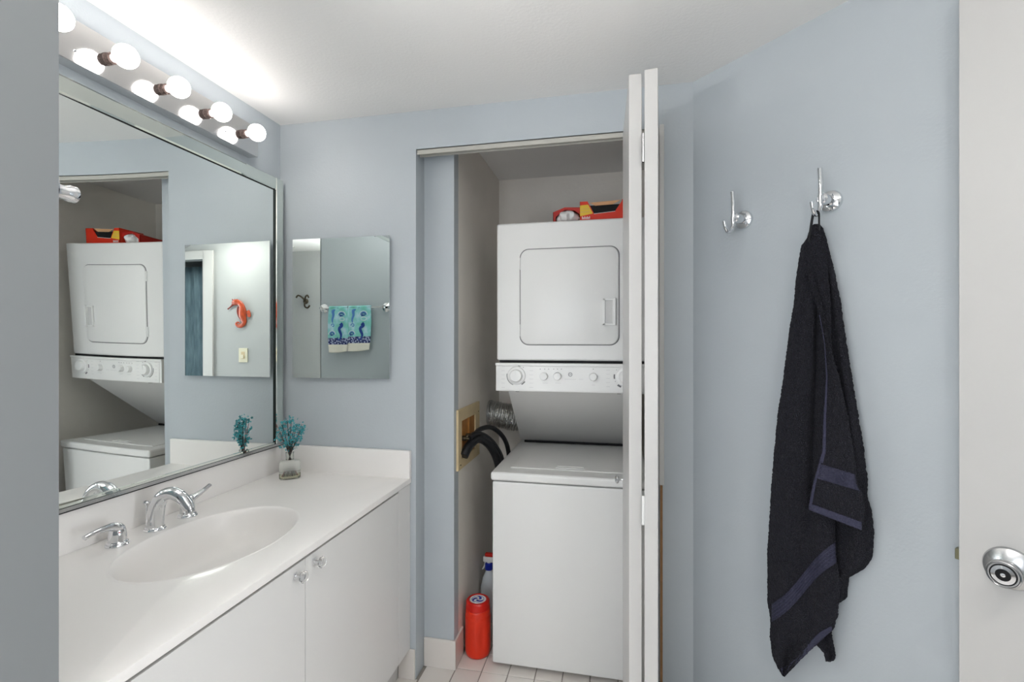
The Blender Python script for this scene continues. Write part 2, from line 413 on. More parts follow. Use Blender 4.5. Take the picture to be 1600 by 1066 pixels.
# bifold track along the head of the opening
tr = struct(obj('trim_1', [box(XO0+.004, XO1-.004, YB+.004, YB+.008, ZO-.022, ZO), box(XO0+.004, XO1-.004, YB+.034, YB+.038, ZO-.022, ZO), box(XO0+.004, XO1-.004, YB+.004, YB+.038, ZO-.003, ZO)], mat('track_paint', (186, 184, 176), .5), smooth=False), 'white folding-door track under the closet opening head', 'trim')
# jamb corner strip beside the folding door
struct(obj('trim_2', box(XO1-.010, XO1+.008, YB-.020, YB+.0, .90, ZO+.005), 'door', bevel=.002), 'white corner strip at the right edge of the closet opening', 'trim')
struct(obj('trim_3', box(XO1-.006, XO1+.004, YB-.004, YB+.0, 0.0, .90), 'wood', bevel=.001), 'bare wood strip low on the right edge of the closet opening', 'trim')

# ---- doorway with the slate curtain, on the switch wall (seen through both mirrors)
cz = 2.335
d3 = struct(obj('door_3', [box(.94, 1.055, YS, YS+.018, 0, cz), box(1.055, XR-.02, YS, YS+.018, 2.255, cz)], 'door', bevel=.004), 'white cased doorway beside the light switch', 'doorway')
def curt(s, t):
    x = 1.01+s*(XR-1.03); return (x, YS-.20+.012*math.sin(x*120)+.006*math.sin(x*47), .12+t*2.1)
cu = tag(obj('shower_curtain', grid(curt, 160, 4), 'curtain', solid=.003), 'slate-blue streaked curtain hanging inside the white cased doorway', 'curtain')

# ---- entry door, folded back along the angled wall
d1 = struct(thing('door_1', onW(1498, 533, .058)*1, 'flat white entry door folded back against the diagonal wall at right', 'door'))
L0 = onW(1498, 533, .058); L0.z = .012
obj('door_slab', obox(L0, EW*.80, -NW*.036, (0, 0, 2.285)), 'door', d1, bevel=.002)
kc = onW(1579, 888, .058)
kn = obj('door_knob', [lathe([(.0455, 0), (.0465, .003), (.044, .008), (.033, .014), (.020, .018), (.019, .022), (.021, .030), (.026, .037), (.029, .044), (.0295, .052), (.0285, .057), (.0265, .0585), (.0255, .0575)], kc, NW, 40)], 'steel', d1, ang=30)
for r0, r1, h, mm, nm in ((.0225, .0200, .0590, 'dark', 'face_ring'), (.0200, .0125, .0596, 'chrome', 'face_plate'), (.0128, .005, .0602, 'dark', 'button_ring'), (.0042, .0018, .0612, 'chrome', 'turn_button')):
    obj(nm, lathe([(r0, h-.003), (r0, h), (r1, h+.0004), (max(r1-.001, .0001), h-.001)], kc, NW, 36), mm, kn)
obj('rose_screw', lathe([(.004, .010), (.004, .013), (.0001, .0135)], kc+EW*-.028+Vector((0, 0, .008)), NW, 12), 'chrome', kn)
lb = L0+Vector((0, 0, 0)); lb.z = .925
obj('latch_bolt', obox(lb+NW*-.028-EW*.010, EW*.012, NW*.018, (0, 0, .026)), 'brass', d1, bevel=.002)

# ---- folding closet door
zb0, zb1 = .012, 2.250
d2 = struct(thing('door_2', (.09, 1.5, 0), 'white folding closet door, both leaves folded together edge-on', 'door'))
def leaf(a, b, th):                      # a near point of the left face, b far point
    a = Vector((a[0], a[1], zb0)); b = Vector((b[0], b[1], zb0)); dd = b-a
    n = Vector((dd.y, -dd.x, 0)).normalized()
    return obox(a, dd, n*th, (0, 0, zb1-zb0))
l1 = obj('door_leaf', leaf((.0425, 1.487), (.032, 1.925), .0375), 'door', d2, bevel=.002)
l2 = obj('door_leaf', leaf((.0865, 1.470), (.128, 1.925), .038), 'door', d2, bevel=.002)
for z in (2.03, .96, .25):
    obj('hinge', [lathe([(.0042, 0), (.0042, .085)], (.0830, 1.474, z-.05), n=10), box(.0800, .0866, 1.475, 1.479, z-.05, z+.035)], 'steel' if z > 1.5 else 'plastic', d2)
kp = onX(976, 750, .038)
k1 = obj('knob', [lathe([(.006, 0), (.004, .004), (.0035, .014), (.005, .018), (.012, .020), (.0165, .024), (.0165, .028), (.010, .034), (.0001, .035)], (.036, kp.y, kp.z), (-1, 0, 0), 16)], 'chrome', d2, ang=25)
obj('pivot_pin', [lathe([(.004, 0), (.004, .02)], (.148, 1.905, zb1), n=10), lathe([(.004, 0), (.004, .02)], (.052, 1.905, zb1), n=10)], 'steel', d2)

# ================================================================== THE VANITY SIDE
# ---- large mirror with bevelled mirror strips
Y0m, Y1m, Z0m, Z1m = .600, 1.925, .985, 2.175
mr = thing('wall_mirror', (XM, (Y0m+Y1m)/2, Z0m), 'large frameless-looking wall mirror edged in mirrored strips above the vanity', 'mirror')
def glass(s_, t_):                        # the big sheet is slightly warped towards its near end
    y = Y0m+(Y1m-.01-Y0m)*s_; z = Z0m+.008+(Z1m-.05-Z0m-.008)*t_
    return (XM+TW*(z-1.72)*max(0, 1.42-y)**2, y, z)
TW = .045
gl = obj('mirror_glass', grid(glass, 90, 60), 'mirror', mr)
obj('mirror_backing', box(XL+.001, XM-.012, Y0m, Y1m-.01, Z0m+.008, Z1m-.05), 'dark', mr, smooth=False)
def strip(p0, p1, w, side):               # long bevelled mirror strip; p0->p1 along, side = in-plane width direction
    p0 = Vector(p0); p1 = Vector(p1); s = Vector(side)*w; up = Vector((1, 0, 0))
    prof = [(0, 0), (0, .009), (.10, .0115), (.90, .0115), (1, .006), (1, 0)]
    a = [p0+s*q+up*h for q, h in prof]; d = p1-p0
    return prism(a, d)
xs = XM-.004
obj('mirror_strip', strip((xs, Y1m-.052, Z1m), (xs, Y0m, Z1m), .052, (0, 0, -1)), 'mframe', mr, smooth=False)
obj('mirror_strip', strip((xs, Y1m, Z1m), (xs, Y1m, Z0m), .050, (0, -1, 0)), 'mframe', mr, smooth=False)
obj('glass_edge', box(XL+.002, xs+.0108, Y1m-.0520, Y1m-.0505, Z0m+.01, Z1m-.053), mat('green_glass_edge', (14, 28, 24), .4), mr, smooth=False)
obj('seam_line', box(XL+.002, xs+.0075, Y0m, Y1m-.0515, Z1m-.0545, Z1m-.0525), 'dark', mr, smooth=False)
obj('bottom_channel', [box(XL+.002, xs+.013, Y0m, Y1m, Z0m-.002, Z0m+.001), box(xs+.010, xs+.013, Y0m, Y1m, Z0m-.002, Z0m+.011)], 'steel', mr, smooth=False)
obj('bottom_strip', box(XL+.002, xs+.008, Y0m, Y1m-.05, Z0m+.011, Z0m+.020), 'mframe', mr, smooth=False)

# ---- vanity light bar
ly0, ly1, lz0, lz1, XP = .70, 1.747, 2.216, 2.337, -1.450
vl = thing('vanity_light', (XL, (ly0+ly1)/2, lz0), 'long mirrored light bar with round bulbs above the large mirror', 'light')
obj('back_plate', box(XL, XP, ly0, ly1, lz0, lz1), 'plate', vl, bevel=.0015)
zb = (lz0+lz1)/2
for k in range(6):
    y = 1.66-.1745*k
    so = obj('socket', lathe([(.0165, 0), (.0175, .004), (.0150, .007), (.0165, .011), (.0150, .014), (.0165, .018), (.0130, .021), (.0001, .0215)], (XP, y, zb), (1, 0, 0), 20), 'socket', vl)
    obj('bulb_neck', lathe([(.011, .020), (.0115, .030), (.016, .037)], (XP, y, zb), (1, 0, 0), 20), 'bulbneck', so)
    R = .0325; cx = .066
    pr_ = [(R*math.sin(PI*j/14), cx-R*math.cos(PI*j/14)) for j in range(2, 14)]+[(.0001, cx+R)]
    obj('bulb', lathe([(.012, .034)]+pr_, (XP, y, zb), (1, 0, 0), 24), 'emit', so)
for y in (1.575, 1.05):
    obj('plate_screw', lathe([(.004, 0), (.003, .004), (.0001, .005)], (XP, y, zb-.025), (1, 0, 0), 10), 'chrome', vl)

# ---- medicine cabinet
mc = thing('medicine_cabinet', ((-1.413-.947)/2, YB, 1.288), 'small frameless mirror-fronted cabinet on the back wall beside the big mirror', 'cabinet')
obj('cabinet_body', box(-1.395, -.965, 1.928, YB+.001, 1.305, 1.89), 'steel', mc, smooth=False)
a, b = onY(458, 374, YCAB), onY(608, 369, YCAB)
def cab(x, d, z):                         # a point of the cabinet door: x as if closed, d in front of it
    t = Vector((math.cos(CROT), math.sin(CROT), 0)); return CPIV+t*(x-CPIV.x)+CNRM*d+Vector((0, 0, z))
obj('mirror_door', obox(cab(-1.413, -.006, 1.288), cab(-.947, 0, 0)-cab(-1.413, 0, 0), CNRM*.006, (0, 0, .619)), 'mirror', mc, smooth=False)
cn = .034
obj('corner_bevel', [prism([cab(-.947-cn, .0005, 1.907), cab(-.947, .0005, 1.907), cab(-.947, .0005, 1.907-cn*.45)], CNRM*.0006)], 'chrome', mc, smooth=False)

# ---- countertop with integrated oval basin
CX0, CX1, CY0, CY1, CZ = XL+.002, -.855, YF+.002, YB-.002, .865
ct = thing('vanity_countertop', ((CX0+CX1)/2, (CY0+CY1)/2, CZ-.02), 'white cultured-marble vanity top with an integrated oval basin', 'countertop')
ex, ey, ea, eb = -1.163, 1.228, .190, .272
NS = 96
def ell(t, k=1): return (ex+ea*k*math.cos(t), ey+eb*k*math.sin(t))
def rectpt(t, x0, x1, y0, y1):
    dx, dy = math.cos(t)*ea, math.sin(t)*eb
    s = min(((x1 if dx > 0 else x0)-ex)/dx if abs(dx) > 1e-9 else 9e9, ((y1 if dy > 0 else y0)-ey)/dy if abs(dy) > 1e-9 else 9e9)
    return (ex+dx*s, ey+dy*s)
ts = sorted(set([2*PI*i/NS for i in range(NS)]+[math.atan2((y-ey)/eb, (x-ex)/ea) % (2*PI) for x in (CX0, CX1) for y in (CY0, CY1)]))
n = len(ts); V = []; Fc = []
rings = [[(*ell(t, 1.035), CZ) for t in ts], [(*rectpt(t, CX0, CX1-.004, CY0, CY1), CZ) for t in ts], [(*rectpt(t, CX0, CX1-.001, CY0, CY1), CZ-.0015) for t in ts],
         [(*rectpt(t, CX0, CX1, CY0, CY1), CZ-.005) for t in ts], [(*rectpt(t, CX0, CX1, CY0, CY1), CZ-.021) for t in ts], [(*rectpt(t, CX0, CX1-.003, CY0, CY1), CZ-.024) for t in ts], [(*ell(t, 1.06), CZ-.024) for t in ts]]
for r in rings: V += r
for k in range(len(rings)-1):
    for i in range(n): j = (i+1) % n; Fc.append((k*n+i, k*n+j, (k+1)*n+j, (k+1)*n+i))
obj('countertop_slab', (V, Fc), 'marble', ct, ang=30)
prof = [(1.035, 0), (1.02, .0012), (1.008, .0008), (.995, -.002), (.98, -.008), (.965, -.018), (.94, -.038), (.90, -.062), (.83, -.088), (.72, -.108), (.55, -.122), (.35, -.130), (.15, -.134), (.075, -.136)]
V = []; Fc = []
for k, (s, h) in enumerate(prof):
    for i in range(NS):
        x, y = ell(2*PI*i/NS, s); V.append((x, y, CZ+h))
for k in range(len(prof)-1):
    for i in range(NS): j = (i+1) % NS; Fc.append((k*NS+i, k*NS+j, (k+1)*NS+j, (k+1)*NS+i))
bs = obj('basin', (V, Fc), 'marble', ct, ang=80)
obj('drain', lathe([(.022, -.002), (.021, .001), (.015, .0015), (.0001, .003)], (ex, ey, CZ-.136), n=24), 'chrome', bs)
obj('backsplash', box(CX0, CX0+.02, CY0, CY1, CZ-.002, .982), 'marble', ct, bevel=.003)
obj('backsplash', box(CX0+.02, -.853, CY1-.02, CY1, CZ-.002, .982), 'marble', ct, bevel=.003)

# ---- vanity cabinet
FX = -.859
vc = thing('vanity_cabinet', ((XL+FX)/2, (CY0+CY1)/2, 0), 'white laminate vanity cabinet with two flat doors under the marble top', 'cabinet')
zt = CZ-.0255
obj('carcass', [box(XL+.003, FX-.019, CY0, YB-.003, .13, zt-.155), box(FX-.035, FX-.019, CY0, YB-.003, .13, zt), box(XL+.003, FX-.02, CY0, CY0+.016, .13, zt), box(XL+.003, FX-.02, YB-.018, YB-.003, .13, zt)], 'lam', vc, smooth=False)
obj('stile', box(FX-.019, FX, 1.828, YB-.003, .13, zt), 'lam', vc, bevel=.001)
obj('toe_kick', box(XL+.003, FX-.055, CY0, YB-.003, 0.001, .13), 'door', vc, smooth=False)
obj('gap_rail', box(FX-.03, FX-.016, CY0, YB-.02, zt-.012, zt), 'dark', vc, smooth=False)
gy = 1.221
for (y0, y1, u, v) in ((gy+.0012, 1.826, 490, 877), (CY0+.002, gy-.0012, 461, 900)):
    dr = obj('door', box(FX-.018, FX, y0, y1, .132, zt-.006), 'lam', vc, bevel=.0012)
    k = onX(u, v, FX)
    obj('knob_base', [box(FX, FX+.004, k.y-.007, k.y+.007, k.z-.009, k.z+.009), lathe([(.0055, 0), (.004, .008), (.004, .016), (.0075, .019)], (FX+.003, k.y, k.z), (1, 0, 0), 14)], 'chrome', dr, bevel=.001)
    obj('crystal_knob', lathe([(.006, .018), (.011, .021), (.0165, .024), (.0165, .028), (.013, .034), (.0001, .036)], (FX, k.y, k.z), (1, 0, 0), 10), 'crystal', dr, smooth=False)

# ---- widespread faucet
fx = -1.400
fa = thing('faucet', (fx, 1.241, CZ), 'chrome widespread faucet with two lever handles behind the oval basin', 'faucet')
def base(x, y): return lathe([(.029, 0), (.0295, .003), (.027, .006), (.0265, .009), (.0235, .011), (.022, .014), (.0215, .013)], (x, y, CZ), n=32)
by = 1.241
P = cr([(fx, by, CZ+.010), (fx+.002, by, CZ+.045), (fx+.012, by, CZ+.082), (fx+.035, by, CZ+.108), (fx+.066, by, CZ+.117), (fx+.098, by, CZ+.106), (fx+.120, by, CZ+.084), (fx+.128, by, CZ+.070)], 8)
sp = obj('spout', tube(P, [.0240, .0235, .0215, .0200, .0190, .0180, .0172, .0160], 24, flat=1.0, up=(0, 1, 0)), 'chrome', fa, ang=60)
obj('base_ring', base(fx, by), 'chrome', sp, ang=25)
obj('aerator', lathe([(.0115, 0), (.0115, .008), (.010, .009)], P[-1]+Vector((.001, 0, .001)), (P[-1]-P[-3]), 20), 'steel', sp)
obj('lift_rod', [lathe([(.0025, 0), (.0025, .055), (.006, .058), (.0085, .063), (.006, .068), (.0001, .069)], (fx-.022, by-.006, CZ+.022), (-.02, -.05, 1), 14)], 'chrome', sp, ang=30)
for sgn, y, nm in ((-1, 1.125, 'h'), (1, 1.358, 'c')):
    h = obj('handle', [lathe([(.0225, .012), (.0215, .030), (.0200, .043), (.0165, .053), (.010, .060), (.0001, .063)], (fx, y, CZ), n=28),
                       tube(cr([(fx, y-sgn*.004, CZ+.040), (fx+.001, y+sgn*.010, CZ+.055), (fx+.002, y+sgn*.030, CZ+.060), (fx+.002, y+sgn*.062, CZ+.060 if sgn < 0 else CZ+.068), (fx+.002, y+sgn*.090, CZ+.055 if sgn < 0 else CZ+.078)], 8), [.019, .018, .0125, .0088, .0086], 16, up=(0, 0, 1), flat=.75)], 'chrome', fa, ang=60)
    obj('base_ring', base(fx, y), 'chrome', h, ang=25)
    if sgn < 0: obj('index_dot', lathe([(.0022, 0), (.002, .001), (.0001, .0013)], (fx+.0185, y-.009, CZ+.040), (1, -.45, .1), 10), 'red_dot', h)
    else: obj('index_dot', lathe([(.0022, 0), (.002, .001), (.0001, .0013)], (fx+.0185, y-.009, CZ+.040), (1, -.45, .1), 10), 'blue', h)

# ---- vase of dried flowers
vb = onZ(452, 748, CZ); vx, vy = vb.x, vb.y+.004
vs = thing('glass_vase', (vx, vy, CZ), 'small frosted glass vase of pale oil on the vanity top', 'vase')
ax = math.atan2(vx, vy)
fr = Vector((-math.sin(-ax), -math.cos(-ax), 0)).normalized(); fr = Vector((-vx, -vy, 0)).normalized()
rt = Vector((-fr.y, fr.x, 0))
def sup(a, b, z, n=40, p=3.2):
    o = []
    for i in range(n):
        t = 2*PI*i/n; c, s = math.cos(t), math.sin(t)
        X = a*abs(c)**(2/p)*(1 if c > 0 else -1); Y = b*abs(s)**(2/p)*(1 if s > 0 else -1)
        o.append(tuple(Vector((vx, vy, CZ+z))+rt*X+fr*Y))
    return o
def loft(rs, cap0=True, cap1=True):
    n = len(rs[0]); V = [p for r in rs for p in r]; f = [(k*n+i, k*n+(i+1) % n, (k+1)*n+(i+1) % n, (k+1)*n+i) for k in range(len(rs)-1) for i in range(n)]
    if cap0: f.append(tuple(range(n))[::-1])
    if cap1: f.append(tuple(range((len(rs)-1)*n, len(rs)*n)))
    return V, f
obj('vase_body', loft([sup(.038, .021, 0), sup(.042, .024, .004), sup(.0425, .0245, .03), sup(.042, .024, .068), sup(.038, .022, .076), sup(.016, .0155, .080, p=2), sup(.0145, .0145, .081, p=2)], True, False), 'vase', vs, ang=40)
obj('vase_neck', loft([sup(.0165, .0165, .079, p=2), sup(.0165, .0165, .108, p=2), sup(.0175, .0175, .112, p=2), sup(.0125, .0125, .112, p=2), sup(.0125, .0125, .080, p=2)], False, False), 'neckglass', vs, ang=40)
obj('oil', loft([sup(.036, .0185, .005), sup(.0365, .019, .020)]), 'liquid', vs, ang=40)
fb = thing('dried_flowers', (vx, vy, CZ+.01), 'bunch of dried teal blossoms on dark stems standing in the glass vase', 'flowers')
def fpt(u, v, dep): # point around the bunch from the picture, at a depth offset towards the viewer
    q = ray(u, v); t = Vector((vx, vy, 0)).length/Vector((q.x, q.y, 0)).length
    return Vector((0, 0, EYE))+q*t+fr*dep
tips = [(441, 664, .01), (449, 660, -.01), (455, 657, .0), (464, 663, .01), (470, 672, .0), (474, 668, -.01), (437, 676, .01), (444, 674, .02), (452, 676, -.015), (460, 679, .02), (467, 684, .01), (440, 686, -.01), (448, 688, .02), (456, 690, .01), (463, 693, -.01), (446, 696, .0), (434, 672, .0), (459, 668, .02), (472, 664, -.02), (432, 664, -.01)]
neck = Vector((vx, vy, CZ+.11)); foot = Vector((vx, vy, CZ+.012))
for i, (u, v, dp) in enumerate(tips):
    t = fpt(u, v, dp); s = (t-neck); off = rt*(s.dot(rt)*-.55)*1.0+fr*(random.uniform(-.008, .008))
    nk = neck+rt*(s.dot(rt)*.12)+fr*dp*.3
    st = cr([foot+off, nk, nk+(t-nk)*.55+Vector((0, 0, .006)), t], 4)
    pink = i in (16, 18, 19, 5)
    so = obj('stem', tube(st, .0014 if not pink else .0013, 5), 'pinkstem' if pink else 'stem', fb)
    if pink and i != 5: continue
    pet = []
    for k in range(20):
        c = t+Vector((random.gauss(0, .0085), random.gauss(0, .0085), random.gauss(-.004, .0105)))
        nrm = Vector((random.gauss(0, 1), random.gauss(0, 1), random.gauss(0, .8)+.3)).normalized()
        x, y, a = frame(nrm); rr = random.uniform(.0042, .0066)
        for q in range(5):
            an = 2*PI*q/5+random.random()*.4; d1_ = x*math.cos(an)+y*math.sin(an); d2_ = x*-math.sin(an)+y*math.cos(an)
            pet.append(([tuple(c), tuple(c+d1_*rr*.6+d2_*rr*.38+a*rr*.2), tuple(c+d1_*rr*1.15+a*rr*.35), tuple(c+d1_*rr*.6-d2_*rr*.38+a*rr*.2)], [(0, 1, 2, 3)]))
    b_ = obj('blossom', pet, 'teal', so, smooth=False); b_['kind'] = 'stuff'

# ================================================================== THE LAUNDRY CLOSET
WX0, WX1 = -.535, .143
wd = thing('washer_dryer', ((WX0+WX1)/2, 2.45, 0), 'white stacked washer and dryer standing in the laundry closet', 'washer dryer')
WYF, WYB, DYF = 2.075, 2.80, 2.180
obj('washer_body', [box(WX0+.004, WX1-.004, WYF+.006, WYB, .022, .829)], 'white', wd, bevel=.008)
obj('leveling_foot', [lathe([(.018, 0), (.018, .008), (.006, .010), (.006, .026)], (WX0+.06, WYF+.07, .0), n=14)], 'black', wd)
obj('leveling_foot', [lathe([(.018, 0), (.018, .008), (.006, .010), (.006, .026)], (WX1-.06, WYF+.07, .0), n=14)], 'black', wd)
obj('washer_top', [box(WX0-.003, WX1+.003, WYF-.002, WYB, .833, .872)], 'white', wd, bevel=.012)
lid = obj('washer_lid', box(WX0+.07, WX1-.07, WYF+.085, WYB-.14, .8715, .8765), 'white', wd, bevel=.0035)
xm = (WX0+WX1)/2
obj('lid_handle', [box(xm-.065, xm+.065, WYF+.105, WYF+.110, .876, .8795), box(xm-.065, xm+.065, WYF+.135, WYF+.139, .876, .8795), box(xm-.065, xm-.060, WYF+.105, WYF+.139, .876, .8795), box(xm+.060, xm+.065, WYF+.105, WYF+.139, .876, .8795), box(xm-.048, xm+.048, WYF+.112, WYF+.132, .876, .8778)], 'plastic', lid, bevel=.001)
obj('lid_gap', box(WX0+.03, WX1-.01, 2.725, 2.742, .872, .884), 'dark', wd, smooth=False)
# sloping back panel between washer and dryer
zs0, zs1 = .882, 1.236
sl = [(-.488, 2.195, zs1), (WX1-.045, 2.195, zs1), (WX1-.004, 2.735, zs0), (-.529, 2.735, zs0)]
bk = [(-.488, 2.80, zs1), (WX1-.045, 2.80, zs1), (WX1-.004, 2.80, zs0), (-.529, 2.80, zs0)]
obj('sloping_panel', (sl+bk, [(0, 1, 2, 3), (4, 7, 6, 5), (0, 4, 5, 1), (1, 5, 6, 2), (2, 6, 7, 3), (3, 7, 4, 0)]), 'white', wd, bevel=.003)
for x in (-.436, .02):
    obj('panel_clip', box(x-.008, x+.008, 2.172, 2.19, 1.219, 1.2275), 'mark', wd, bevel=.001)
obj('dryer_body', box(WX0, WX1, DYF, 2.80, 1.362, 1.996), 'white', wd, bevel=.010)
obj('dryer_gap', box(WX0+.012, WX1-.006, DYF+.006, 2.79, 1.350, 1.363), 'dark', wd, smooth=False)
# dryer door
dx0, dx1, dz0, dz1 = -.422, .019, 1.436, 1.870
cxd, czd = (dx0+dx1)/2, (dz0+dz1)/2
def rr3(w, h, r, y, n=8): return [(cxd+a_, y, czd+b_) for a_, b_ in rrect(w, h, r, n)]
dw, dh = dx1-dx0, dz1-dz0
obj('door_recess', prism(rr3(dw+.008, dh+.008, .042, DYF-.0008), (0, .004, 0)), mat('recess_grey', (120, 120, 122), .6), wd)
dd_ = obj('dryer_door', loft([rr3(dw, dh, .040, DYF+.002), rr3(dw, dh, .040, DYF-.004), rr3(dw-.003, dh-.003, .0385, DYF-.0065), rr3(dw-.009, dh-.009, .036, DYF-.0075)], True, True), 'white', wd, ang=50)
hz0, hz1 = 1.522, 1.640; hx0, hx1 = -.050, .006
obj('door_handle', [box(hx0, hx0+.010, DYF-.016, DYF-.006, hz0, hz1), box(hx1-.012, hx1, DYF-.026, DYF-.006, hz0, hz1), box(hx0, hx1, DYF-.016, DYF-.006, hz1-.008, hz1), box(hx0, hx1, DYF-.016, DYF-.006, hz0, hz0+.008)], 'plastic', dd_, bevel=.0015)
obj('handle_recess', box(hx0+.010, hx1-.015, DYF-.0095, DYF-.0078, hz0+.004, hz1-.004), mat('pale_recess', (205, 205, 204), .5), dd_, smooth=False)
for z in (1.806, 1.500):
    obj('door_hinge', [lathe([(.0035, 0), (.0035, .055)], (dx0-.004, DYF-.004, z-.027), n=10), box(dx0-.011, dx0-.003, DYF-.0035, DYF-.0008, z-.027, z+.028)], 'plastic', dd_)
# control panel
PY = 2.158
cp = obj('control_panel', [box(WX0+.0, WX1, PY+.006, DYF+.05, 1.222, 1.350), box(WX0-.002, WX1, PY+.002, PY+.03, 1.338, 1.3515)], 'plastic', wd, bevel=.003)
fp = obj('panel_face', box(WX0+.013, WX1-.008, PY+.003, PY+.008, 1.228, 1.336), 'plastic', cp, bevel=.001)
def kpos(u, v): p = onY(u, v, PY); return p.x, p.z
def knob(u, v, r, big):
    x, z = kpos(u, v)
    if big:
        g = [lathe([(r*1.38, 0), (r*1.36, .006), (r*1.30, .009), (r*.98, .010), (r*.94, .024), (r*.84, .028), (.0001, .0285)], (x, PY+.003, z), (0, -1, 0), 32)]
    else:
        g = [lathe([(r, 0), (r*.96, .016), (r*.86, .020), (.0001, .0205)], (x, PY+.003, z), (0, -1, 0), 24)]
    g.append(box(x-.0015, x+.0015, PY+.003-(.030 if big else .0215), PY-.0, z, z+r*.85))
    obj('control_knob', g, 'plastic', cp, ang=35)
knob(807, 587, .030, True); knob(850, 588, .018, False); knob(871, 588, .018, False); knob(927, 589, .018, False); knob(977, 589, .030, True)
marks = []; pale = []
def tick(u, v, w, h, lst=marks):
    x, z = kpos(u, v); lst.append(box(x-w/2, x+w/2, PY+.0023, PY+.0031, z-h/2, z+h/2))
def arc(u, v, r, a0, a1, w, lst=marks):
    x, z = kpos(u, v); n = 14; p = []
    for s in (r, r+w):
        q = [(x+s*math.cos(math.radians(a0+(a1-a0)*i/n)), PY+.0026, z+s*math.sin(math.radians(a0+(a1-a0)*i/n))) for i in range(n+1)]
        p += q if s == r else q[::-1]
    lst.append(prism(p, (0, -.0004, 0)))
arc(807, 587, .044, 170, 250, .003); arc(807, 587, .044, 300, 325, .005); arc(807, 587, .044, 68, 82, .003)
arc(977, 589, .044, 92, 104, .006); arc(977, 589, .044, 168, 192, .006); arc(977, 589, .044, 228, 248, .008); arc(977, 589, .046, 140, 143, .003); arc(977, 589, .046, 205, 208, .003)
arc(807, 587, .047, 48, 52, .003)
for u in (844, 851, 857, 865, 871, 877, 927): tick(u, 577, .0025, .004)
arc(891, 585.5, .0070, 0, 180, .0022); arc(891, 585.5, .0070, 180, 360, .0022)
for k in range(6):
    tick(786+0, 573+k*6.5, .016, .0013, pale); tick(830, 573+k*6.5, .018, .0013, pale); tick(950, 572+k*6.5, .016, .0013, pale)
for u, v, ww in ((852, 599, .024), (872, 599, .026), (891, 593, .05), (908, 593, .02), (927, 571, .03), (927, 602, .014)): tick(u, v, ww, .0014, pale)
tag(obj('panel_print', marks, 'mark', cp, smooth=False), kind='stuff'); tag(obj('pale_print', pale, 'markl', cp, smooth=False), kind='stuff')
lx, lz = kpos(891, 585.5)
obj('emblem_letters', text_geo('GE', .008, (lx, PY+.0022, lz), (1, 0, 0), (0, 0, 1)), 'mark', cp, smooth=False)

# ---- boxes on the dryer
ZT = 1.996
pb = onY(906, 335, 2.255)
bx = thing('supply_box', (pb.x+.12, 2.33, ZT), 'orange-red box with a yellow corner and dark cut-out window, on the dryer top', 'box')
h1 = .102; X0 = pb.x; X1 = pb.x+.245; Ya, Yb2 = 2.255, 2.40
obj('box_body', [box(X0, X1, Yb2-.002, Yb2, ZT, ZT+h1), box(X0, X0+.002, Ya, Yb2, ZT, ZT+h1), box(X1-.002, X1, Ya, Yb2, ZT, ZT+h1), box(X0, X1, Ya, Yb2, ZT, ZT+.002),
     prism([(X0, Ya, ZT), (X1, Ya, ZT), (X1, Ya, ZT+h1), (X0+.195, Ya, ZT+h1), (X0+.160, Ya, ZT+.050), (X0+.065, Ya, ZT+.043), (X0+.036, Ya, ZT+h1-.003), (X0, Ya, ZT+h1-.003)], (0, .002, 0)),
     box(X0, X0+.036, Ya, Yb2, ZT+h1-.003, ZT+h1-.001), box(X0+.19, X1, Ya, Yb2, ZT+h1-.002, ZT+h1)], 'boxred', bx, smooth=False)
obj('window_film', box(X0+.03, X0+.20, Ya+.004, Ya+.02, ZT+.02, ZT+h1-.02), 'dark', bx, smooth=False)
obj('yellow_corner', prism([(X0+.001, Ya-.0006, ZT+.034), (X0+.060, Ya-.0006, ZT+.044), (X0+.038, Ya-.0006, ZT+.086), (X0+.001, Ya-.0006, ZT+.084)], (0, .0005, 0)), 'yellow', bx, smooth=False)
obj('yellow_stripe', [box(X0+.003, X0+.045, Ya-.0010, Ya-.0006, ZT+z, ZT+z+.002) for z in (.052, .066)], 'peach', bx, smooth=False)
obj('box_flap', prism([(X0+.045, Ya+.002, ZT+.095), (X0+.185, Ya+.002, ZT+.100), (X0+.150, Ya-.004, ZT+.080), (X0+.070, Ya-.004, ZT+.078)], (0, .0015, 0)), 'peach', bx, smooth=False)
wl = []
for k in range(7): 
    xx = X0+.010+k*.0055; wl.append(box(xx, xx+.0035, Ya-.001, Ya-.0004, ZT+.020, ZT+.020+(.008 if k % 2 else .012)))
wl.append(prism([(X0+.064, Ya-.001, ZT+.041), (X0+.160, Ya-.001, ZT+.048), (X0+.160, Ya-.001, ZT+.050), (X0+.064, Ya-.001, ZT+.043)], (0, .0006, 0)))
tag(obj('white_print', wl, 'plastic', bx, smooth=False), kind='stuff')
b2 = thing('rag_box', (-.25, 2.33, ZT), 'open red box with a clear bag bulging out, nearer the closet side wall', 'box')
q0 = onY(864, 340, 2.27); q1 = onY(911, 340, 2.27); xa, xb = q0.x, q1.x-.004
